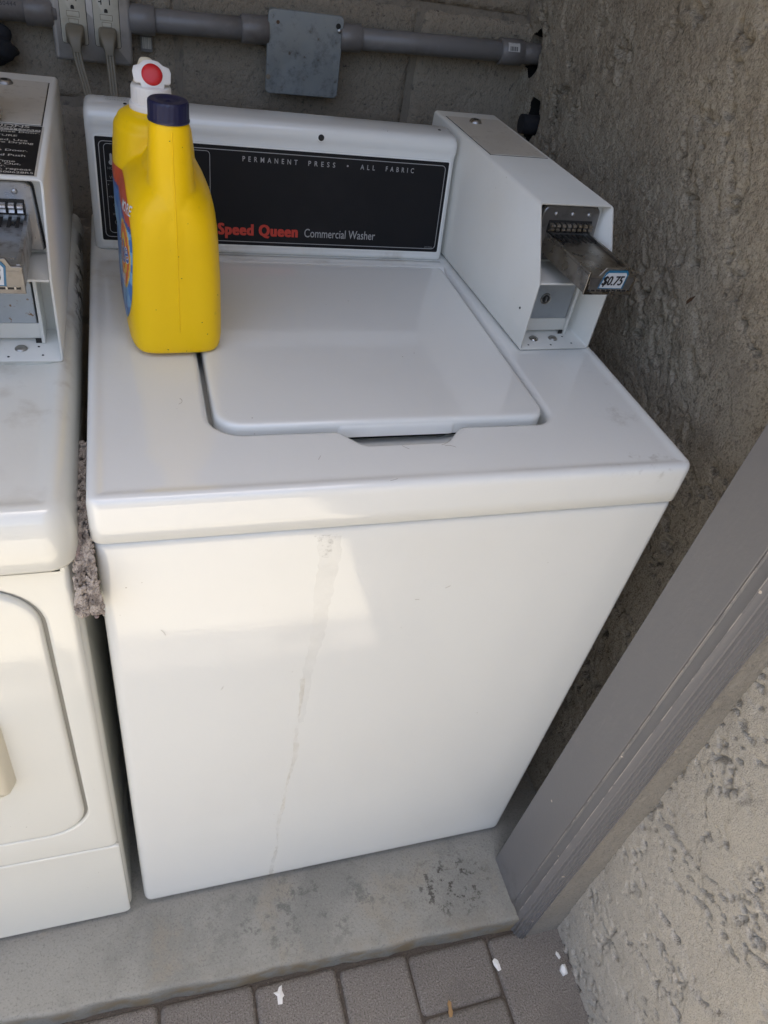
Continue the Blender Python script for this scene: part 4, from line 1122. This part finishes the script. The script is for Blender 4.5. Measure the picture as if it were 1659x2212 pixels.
v, f = lathe_data([(.0150, 0), (.0120, .010), (.0085, .017), (.0065, .0215), (.0045, .0232), (.001, .0236)], 28, M4=nm); from_data("spout_nozzle", v, f, M['cap_cream'], BT, local=True)
# paper label wrapped on the left side
def on_left(y, z, out):
    h = bvh.ray_cast(Vector((-.3, y, z)), Vector((1, 0, 0)))
    return (h[0] + h[1] * out) if h[0] else Vector((-.05, y, z))
yc, zc, ry, rz_ = 0.002, 0.0925, 0.0880, 0.0735
NR, NT = 46, 150
verts = [on_left(yc, zc, .0004)]; fs = []; fm_ = []
def lab_pt(i, k):
    a = 2 * math.pi * k / NT; c_, s_ = math.cos(a), math.sin(a); e_ = 2 / 3.0
    return (yc + ry * i / NR * math.copysign(abs(c_) ** e_, c_), zc + rz_ * i / NR * math.copysign(abs(s_) ** e_, s_))
for i in range(1, NR + 1):
    for k in range(NT): verts.append(on_left(*lab_pt(i, k), .0004))
bull = (-0.052, 0.100)
def lab_mat(y, z):
    dy_, dz_ = y - bull[0], z - bull[1]
    rr = math.hypot(dy_ * 1.0, dz_ * .80)
    ang = math.atan2(dz_, dy_)
    mi = 1 if math.sin(ang * 9 + .6) > .1 else 0
    if z < 0.050 + .012 * math.sin(y * 40): mi = 0 if mi else 2
    if rr < .030: mi = 4
    if rr < .0265: mi = 3
    if rr < .0185: mi = 4
    if rr < .0130: mi = 3
    lim = 0.139 + (y + .06) * .10
    if z > lim: mi = 5
    elif z > lim - .005: mi = 2
    return mi
for k in range(NT):
    fs.append((0, 1 + k, 1 + (k + 1) % NT)); fm_.append(lab_mat(yc, zc))
for i in range(1, NR):
    for k in range(NT):
        k2 = (k + 1) % NT
        fs.append((1 + (i - 1) * NT + k, 1 + i * NT + k, 1 + i * NT + k2, 1 + (i - 1) * NT + k2))
        p0 = lab_pt(i + .5, k + .5); fm_.append(lab_mat(*p0))
lo = from_data("paper_label", verts, fs, [M['lab_blue'], M['lab_light'], M['lab_deep'], M['lab_orange'], M['lab_yellow'], M['lab_red']], BT, local=True, ang=180)
for pz, mi in zip(lo.data.polygons, fm_): pz.material_index = mi
def label_text(s_, size, y0, z0, ang, m, **k):
    me = text_mesh(s_, size, Matrix.Rotation(ang, 4, 'Z'), res=2, **k)
    for v_ in me.vertices: v_.co = on_left(y0 - v_.co.x, z0 + v_.co.y, .0009)
    link("lettering", me, m, BT, local=True)
label_text("Tide", 0.034, -0.022, 0.080, 0.35, M['lab_white'], off=.03)
label_text("Tide", 0.034, -0.0224, 0.080, 0.35, M['lab_deep'], off=.004)
label_text("Simply", 0.017, -0.026, 0.060, 0.35, M['lab_white'], off=.02)
label_text("MORE", 0.014, -0.038, 0.144, 0.12, M['lab_white'], off=.02)
for k in range(3):
    me = bpy.data.meshes.new("bubble_mark")
    cy_, cz_ = -0.060 + .008 * (k % 2), 0.060 - .013 * k
    me.from_pydata([on_left(cy_ + .006 * math.cos(a), cz_ + .006 * math.sin(a), .0008) for a in np.radians(np.arange(0, 360, 30))], [], [tuple(range(12))])
    link("bubble_mark", me, M['lab_light'], BT, local=True)

# ================================================================== ITEMS ON THE BLOCK WALL
def cz_at(x): return 1.1232 + 0.0298 * (x - 0.0)
PY = 0.893
CD = empty("conduit", (0.3, PY, 1.13), "grey plastic electrical conduit with couplings running along the block wall", "conduit")
def pipe(name, x0, x1, r, m=None, seg=28):
    v, f = tube_data([(x, PY, cz_at(x)) for x in (x0, x0 + .0008, x1 - .0008, x1)], [r - .0008, r, r, r - .0008], seg)
    return from_data(name, v, f, m or M['conduit'], CD, ang=50)
pipe("pipe", -1.55, -0.03, 0.0168)
pipe("coupling", -0.075, -0.036, 0.0205)
pipe("coupling", 0.074, 0.112, 0.0208)
pipe("pipe", 0.108, 0.250, 0.0168)
pipe("coupling", 0.2465, 0.290, 0.0208)
pipe("coupling", 0.410, 0.4465, 0.0208)
pipe("pipe", 0.442, 0.712, 0.0168)
pipe("coupling", 0.704, 0.747, 0.0208)
pipe("pipe", 0.740, 0.815, 0.0168)
def on_pipe(me, r, ang0, x0):
    """wrap flat print (x along pipe, y around) on the pipe; ang0 measured from the -y side upwards"""
    for v_ in me.vertices:
        a = ang0 + v_.co.y / r; x = x0 + v_.co.x
        v_.co = (x, PY - r * math.cos(a), cz_at(x) + r * math.sin(a))
def wrapped_rect(name, x0, w, ang0, h, r, m, parent):
    n = 6; v = []; f = []
    for i in range(n + 1):
        for k in range(2): v.append((k * w, -h / 2 + h * i / n, 0))
    for i in range(n): f.append((2 * i, 2 * i + 1, 2 * i + 3, 2 * i + 2))
    me = bpy.data.meshes.new(name); me.from_pydata(v, [], f); on_pipe(me, r, ang0, x0); me.shade_smooth()
    return link(name, me, m, parent)
st = wrapped_rect("barcode_sticker", 0.7125, 0.0225, 0.55, 0.0145, 0.0211, M['barcode'], CD)
xq = 0.7160
for k in range(9):
    w = (0.0009, 0.0006, 0.0013)[k % 3]
    wrapped_rect("barcode_bar", xq, w, 0.42, 0.0070, 0.02125, M['print_black'], st); xq += w + (0.0009, 0.0006)[k % 2]
me = text_mesh("FACTORY", 0.003, None); on_pipe(me, .02125, .80, .718); link("lettering", me, M['print_dim'], st)
me = text_mesh("48260444", 0.0085, None, spacing=1.1); on_pipe(me, .01695, .35, -0.122); link("lettering", me, M['print_black'], CD)
me = text_mesh("AGEUL", 0.010, None, spacing=1.1); on_pipe(me, .01695, .75, 0.668); link("lettering", me, M['print_dim'], CD)
# peeling barcode label under the left coupling
bl = empty("barcode_label", (0.1, WY - .006, 1.09), "small clear barcode label stuck on the wall under the conduit", "label")
bxl = box("backing", (0.0895, 0.1075, WY - .0100, WY - .0094, 1.0785, 1.1035), mat('clear_label', (0.18, 0.17, 0.16), 0.35), bl)
xq = 0.0925
for k in range(8):
    w = (0.0011, 0.0007, 0.0015)[k % 3]
    box("bar", (xq, xq + w, WY - .0104, WY - .0101, 1.083, 1.099), M['label_white'], bl); xq += w + .0007

# junction box
JB = empty("junction_box", (0.35, WY, 1.045), "square galvanised metal junction box with blank cover on the conduit", "junction box")
box("box_body", (0.294, 0.4065, 0.882, WY + .004, 1.050, 1.161), M['zinc'], JB, 0.004)
cp = rrect(0.2875, 0.4125, 1.0440, 1.1665, 0.008, 6)
skew = lambda x, z: (x, z + (x - .35) * 0.012)
cp = [skew(x, z) for x, z in cp]
v, f = loft([[(x, .8822, z) for x, z in cp], [(x, .8795, z) for x, z in cp], [(x, .8785, z) for x, z in offset(cp, -.001)]], True, True)
from_data("cover", v, f, M['zinc'], JB, ang=40)
v, f = lathe_data([(.0042, 0), (.0042, .0004)], 16, M4=axis_matrix((.4035, .8785, 1.1525), (0, -1, 0))); from_data("screw_slot", v, f, M['gap'], JB)
v, f = lathe_data([(.0036, 0), (.0034, .0016), (.0018, .0026), (.0004, .0028)], 14, M4=axis_matrix((.4062, .8785, 1.1460), (0, -1, 0))); from_data("screw", v, f, M['chrome'], JB)
v, f = lathe_data([(.0040, 0), (.0040, .0004)], 12, M4=axis_matrix((.2915, .8785, 1.0680), (0, -1, 0))); from_data("screw_slot", v, f, M['mortar'], JB)
v, f = lathe_data([(.0030, 0), (.0030, .0004)], 7, M4=axis_matrix((.3035, .8785, 1.1480), (0, -1, 0))); from_data("rust_spot", v, f, M['leaf_dark'], JB)

# outlet box
OB = empty("outlet_box", (0.02, WY, 1.06), "metal two gang outlet box with beige receptacles at the top left", "outlet")
OY = 0.878
box("box_body", (-0.036, 0.073, OY + .004, WY + .004, 1.066, 1.182), M['castmetal'], OB, 0.006)
op_ = rrect(-0.0385, 0.0760, 1.0615, 1.1860, 0.006, 6)
v, f = loft([[(x, OY + .010, z) for x, z in op_], [(x, OY + .004, z) for x, z in op_], [(x, OY + .0012, z) for x, z in offset(op_, -.002)], [(x, OY, z) for x, z in offset(op_, -.006)]], True, True)
cov = from_data("cover_plate", v, f, M['castmetal'], OB, ang=60)
for cx in (-0.0070, 0.0405):
    rp = rrect(cx - .0185, cx + .0185, 1.0860, 1.1560, 0.003, 4)
    v, f = loft([[(x, OY + .001, z) for x, z in offset(rp, .0008)], [(x, OY - .0003, z) for x, z in offset(rp, .0008)]], True, True); from_data("receptacle_gap", v, f, M['gap'], OB)
    v, f = loft([[(x, OY, z) for x, z in rp], [(x, OY - .0016, z) for x, z in rp], [(x, OY - .0024, z) for x, z in offset(rp, -.001)]], True, True)
    rc = from_data("receptacle", v, f, M['ivory'], OB, ang=40)
    yf = OY - .0024
    box("slot", (cx - .0068, cx - .0054, yf - .0004, yf + .001, 1.1420, 1.1500), M['gap'], rc)
    box("slot", (cx - .0100, cx - .0068, yf - .0004, yf + .001, 1.1450, 1.1464), M['gap'], rc)
    box("slot", (cx + .0054, cx + .0068, yf - .0004, yf + .001, 1.1425, 1.1495), M['gap'], rc)
    gh = [(cx - .0026, 1.1320), (cx + .0026, 1.1320), (cx + .0026, 1.1348)] + [(cx + .0026 * math.cos(a), 1.1348 + .0026 * math.sin(a)) for a in np.radians((30, 60, 90, 120, 150))] + [(cx - .0026, 1.1348)]
    v, f = loft([[(x, yf + .001, z) for x, z in gh], [(x, yf - .0004, z) for x, z in gh]], True, True); from_data("ground_hole", v, f, M['gap'], rc)
    for w, z0, z1 in ((.0085, 1.1225, 1.1290), (.0065, 1.1140, 1.1190)):
        box("button_edge", (cx - w - .0006, cx + w + .0006, yf - .0002, yf + .001, z0 - .0006, z1 + .0006), M['plug'], rc)
        box("button", (cx - w, cx + w, yf - .0010, yf + .001, z0, z1), M['ivory'], rc, 0.0004)

# two plugs with flat ribbed cords
def power_cord(cx, path, label):
    e = empty("power_cord", (cx, OY - .004, 1.1), label, "power cord", "power cords in the outlet box")
    # plug body lofted from the receptacle face outwards and down
    secs = [((cx, OY - .0024, 1.1005), .0135, .0125, 0), ((cx, OY - .012, 1.1005), .0135, .0125, 5), ((cx, OY - .020, 1.0995), .0130, .0120, 15), ((cx, OY - .026, 1.0970), .0110, .0100, 35), ((cx + .0003, OY - .0300, 1.0925), .0085, .0078, 55), ((cx + .0006, OY - .0325, 1.0870), .0070, .0060, 68), ((cx + .001, OY - .0340, 1.0820), .0062, .0048, 75)]
    L_ = []
    for c, hx, hz, tilt in secs:
        t = math.radians(tilt)
        base = rrect(-hx, hx, -hz, hz, min(hx, hz) * .38, 4)
        L_.append([(c[0] + x, c[1] - z * math.sin(t), c[2] + z * math.cos(t)) for x, z in base])
    v, f = loft(L_, True, True); from_data("plug", v, f, M['plug'], e, ang=50)
    P = [Vector(q) for q in path]
    # Catmull-Rom resample
    fine = []
    Q = [P[0]] + P + [P[-1]]
    for i in range(1, len(Q) - 2):
        for t in np.linspace(0, 1, 10, endpoint=False):
            a, b, c, d = Q[i - 1], Q[i], Q[i + 1], Q[i + 2]
            fine.append(.5 * ((2 * b) + (c - a) * t + (2 * a - 5 * b + 4 * c - d) * t * t + (-a + 3 * b - 3 * c + d) * t ** 3))
    fine.append(P[-1])
    ds = []
    for dx in (-.0040, 0, .0040): ds.append(tube_data([q + Vector((dx, 0, 0)) for q in fine], .0025, 8))
    v, f = merge(ds); from_data("cord", v, f, M['plug'], e, ang=60)
power_cord(-0.0062, [(-.0056, OY - .0325, 1.087), (-.0035, OY - .038, 1.070), (.004, OY - .055, 1.040), (.013, OY - .085, 1.000), (.020, OY - .13, .93), (.025, OY - .17, .80)], "left taupe plug with flat ribbed cord hanging from the outlet box")
power_cord(0.0408, [(.0414, OY - .0325, 1.087), (.0425, OY - .038, 1.070), (.0440, OY - .055, 1.035), (.0445, OY - .08, .995), (.045, OY - .13, .92), (.045, OY - .17, .80)], "right taupe plug with flat ribbed cord, nearer the junction box")

# dark pipe stub in the lower wall hole
v, f = tube_data([(0.752, 0.835, 1.044), (0.78, 0.833, 1.044), (0.815, 0.833, 1.045)], 0.0165, 22)
stub = from_data("pipe", v, f, M['blackcloth'])
stub.data.name = "pipe"
tag(stub, "black pipe end poking into the lower wall hole behind the coin meter", "pipe")

# black cloth bundle at the left edge
bm = bmesh.new(); bmesh.ops.create_icosphere(bm, subdivisions=5, radius=1)
for vv in bm.verts:
    c = vv.co
    n1 = math.sin(c.x * 4 + c.z * 5) * .07 + math.sin(c.z * 8 + c.x * 3 + c.y * 4) * .05
    vv.co = Vector((c.x * .034, c.y * .026, c.z * .030)) * (1 + n1 * 1.6)
bm.transform(Matrix.Translation((-.128, WY - .032, 1.072)))
clo = from_bm("cloth_bundle", bm, M['blackcloth'], ang=180)
tag(clo, "dark crumpled cloth bundle below the conduit at the left edge", "cloth")

# milky plastic jug on the dryer's coin meter
jug = empty("plastic_jug", (-0.1135, 0.455, LZ), "milky translucent plastic jug at the far left edge, on the dryer coin meter", "jug")
v, f = lathe_data([(.030, 0.0005), (.037, .002), (.0395, .008), (.0385, .018), (.0365, .030), (.0345, .045), (.0335, .058), (.034, .066), (.031, .076), (.020, .084), (.012, .088), (.012, .097)], 40, (-.1135, .455, LZ))
from_data("jug_body", v, f, M['jug'], jug, ang=60)
v, f = lathe_data([(.0135, .093), (.0138, .094), (.0138, .106), (.012, .108)], 30, (-.1135, .455, LZ)); from_data("jug_cap", v, f, M['cap_white'], jug)

# ================================================================== CARPET STRIP BETWEEN THE MACHINES
CA = empty("carpet_strip", (-0.009, 0.0, 0.78), "grey looped carpet strip stuffed into the gap between dryer and washer", "carpet")
def cpath(t):   # t 0 at the front hanging end, 1 deep in the gap
    pts = [(-.023, .790), (-.021, .806), (-.016, .826), (-.006, .846), (.012, .862), (.05, .872), (.14, .874)]
    k = t * (len(pts) - 1); i = min(int(k), len(pts) - 2); u = k - i
    return (pts[i][0] * (1 - u) + pts[i + 1][0] * u, pts[i][1] * (1 - u) + pts[i + 1][1] * u)
L_ = []
for t in np.linspace(0, 1, 24):
    y, z = cpath(t)
    w = .0075 * (1 - t) ** .8 + .0034
    L_.append([(-.0085 - w, y + .004, z - .004), (-.0085 + w, y + .004, z - .004), (-.0085 + w, y + .016, z - .014), (-.0085 - w, y + .016, z - .014)])
v, f = loft(L_, True, True); from_data("backing", v, f, M['carpet'], CA)
datas = []
bmi = bmesh.new(); bmesh.ops.create_icosphere(bmi, subdivisions=2, radius=1)
iv = [v_.co.copy() for v_ in bmi.verts]; iff = [tuple(q.index for q in p_.verts) for p_ in bmi.faces]; bmi.free()
r2 = random.Random(5)
for k in range(1100):
    t = r2.random() ** 1.15
    y, z = cpath(t)
    w = .0092 * (1 - t) ** .8 + .0036
    s_ = r2.uniform(-1, 1)
    if abs(s_) < .10 and t < .45 and r2.random() < .8: continue          # the fold line down its middle
    x = -.0085 + s_ * w
    bulge = .004 * (1 - abs(abs(s_) - .5) * 1.6)
    side = r2.random() < .25
    c = Vector((x, y - bulge + (r2.uniform(.0, .012) if side else 0), z + bulge * .5 - (r2.uniform(0, .010) if side else 0)))
    a = r2.uniform(.0015, .0024)
    Rm = Matrix.Rotation(r2.uniform(0, 3.1), 3, 'X') @ Matrix.Rotation(r2.uniform(0, 3.1), 3, 'Z') @ Matrix.Diagonal((a, a * .75, a * 1.25))
    datas.append(([Rm @ q + c for q in iv], iff))
v, f = merge(datas)
tf = from_data("tufts", v, f, M['carpet'], CA, ang=180); tag(tf, kind="stuff")

# ================================================================== LITTER
def chip(name, loc, pts, h, m, label, cat, rz=0, grp=None, curl=.002):
    T_ = Matrix.Translation(loc) @ Matrix.Rotation(rz, 4, 'Z')
    r = random.Random(int(loc[0] * 1e4))
    n = len(pts)
    top = [(x, y, h + r.uniform(0, curl)) for x, y in pts]; bot = [(x, y, 0.0) for x, y in pts]
    v, f = loft([bot, top], True, False)
    v = list(v) + [(sum(p[0] for p in pts) / n, sum(p[1] for p in pts) / n, h + curl * 1.3)]
    for i in range(n): f.append((n + i, n + (i + 1) % n, 2 * n))
    o = from_data(name, v, f, m, xf=T_, ang=20)
    return tag(o, label, cat, grp)
zp = GZ + .0008
chip("paint_chip", (0.2035, -0.1640, zp), [(-.007, -.012), (.000, -.014), (.003, -.006), (.007, -.004), (.006, .004), (.009, .012), (.003, .011), (-.001, .006), (-.008, .007), (-.004, .000)], .0012, M['paperchip'], "torn white flake on a paver just in front of the slab", "flake", .2)
chip("paint_chip", (0.5850, -0.2030, zp - .002), [(-.004, -.010), (.002, -.011), (.004, -.003), (.006, .004), (.003, .010), (-.003, .008), (-.005, .001)], .0012, M['paperchip'], "small white flake in the joint between two pavers", "flake", .3)
chip("paper_scrap", (0.7005, -0.2400, zp), [(-.007, -.006), (.001, -.008), (.006, -.002), (.007, .005), (.001, .008), (-.005, .004)], .005, M['paperchip'], "crumpled white paper scrap against the foot of the pale stucco wall", "paper", .4, curl=.006)
chip("paint_chip", (0.7025, -0.2150, zp), [(-.003, -.006), (.002, -.005), (.003, .003), (.001, .007), (-.003, .004)], .001, M['paperchip'], "thin pale flake beside the crumpled scrap at the wall foot", "flake", .3)
chip("dry_leaf", (0.479, -0.2490, zp), [(-.003, -.012), (.002, -.012), (.004, -.005), (.003, .002), (.004, .009), (.000, .013), (-.003, .008), (-.002, .001), (-.004, -.005)], .0016, M['leaf'], "small tan dry leaf lying on a cross joint of the pavers", "leaf", -.15)
# tiny leaf stuck to the inner wall
Tl = Matrix.Translation((XW - .0045, 0.2432, 0.9956)) @ Matrix.Rotation(math.radians(35), 4, 'X')
v, f = loft([[(-.0004, y, z) for y, z in ((-.002, -.008), (.002, -.006), (.0025, .001), (0, .011), (-.002, .002))], [(-.0014, y, z) for y, z in ((-.002, -.008), (.002, -.006), (.0025, .001), (0, .011), (-.002, .002))]], True, True)
o = from_data("dry_leaf", v, f, M['leaf_dark'], xf=Tl); tag(o, "tiny brown leaf stuck on the dark stucco wall beside the coin slide", "leaf")
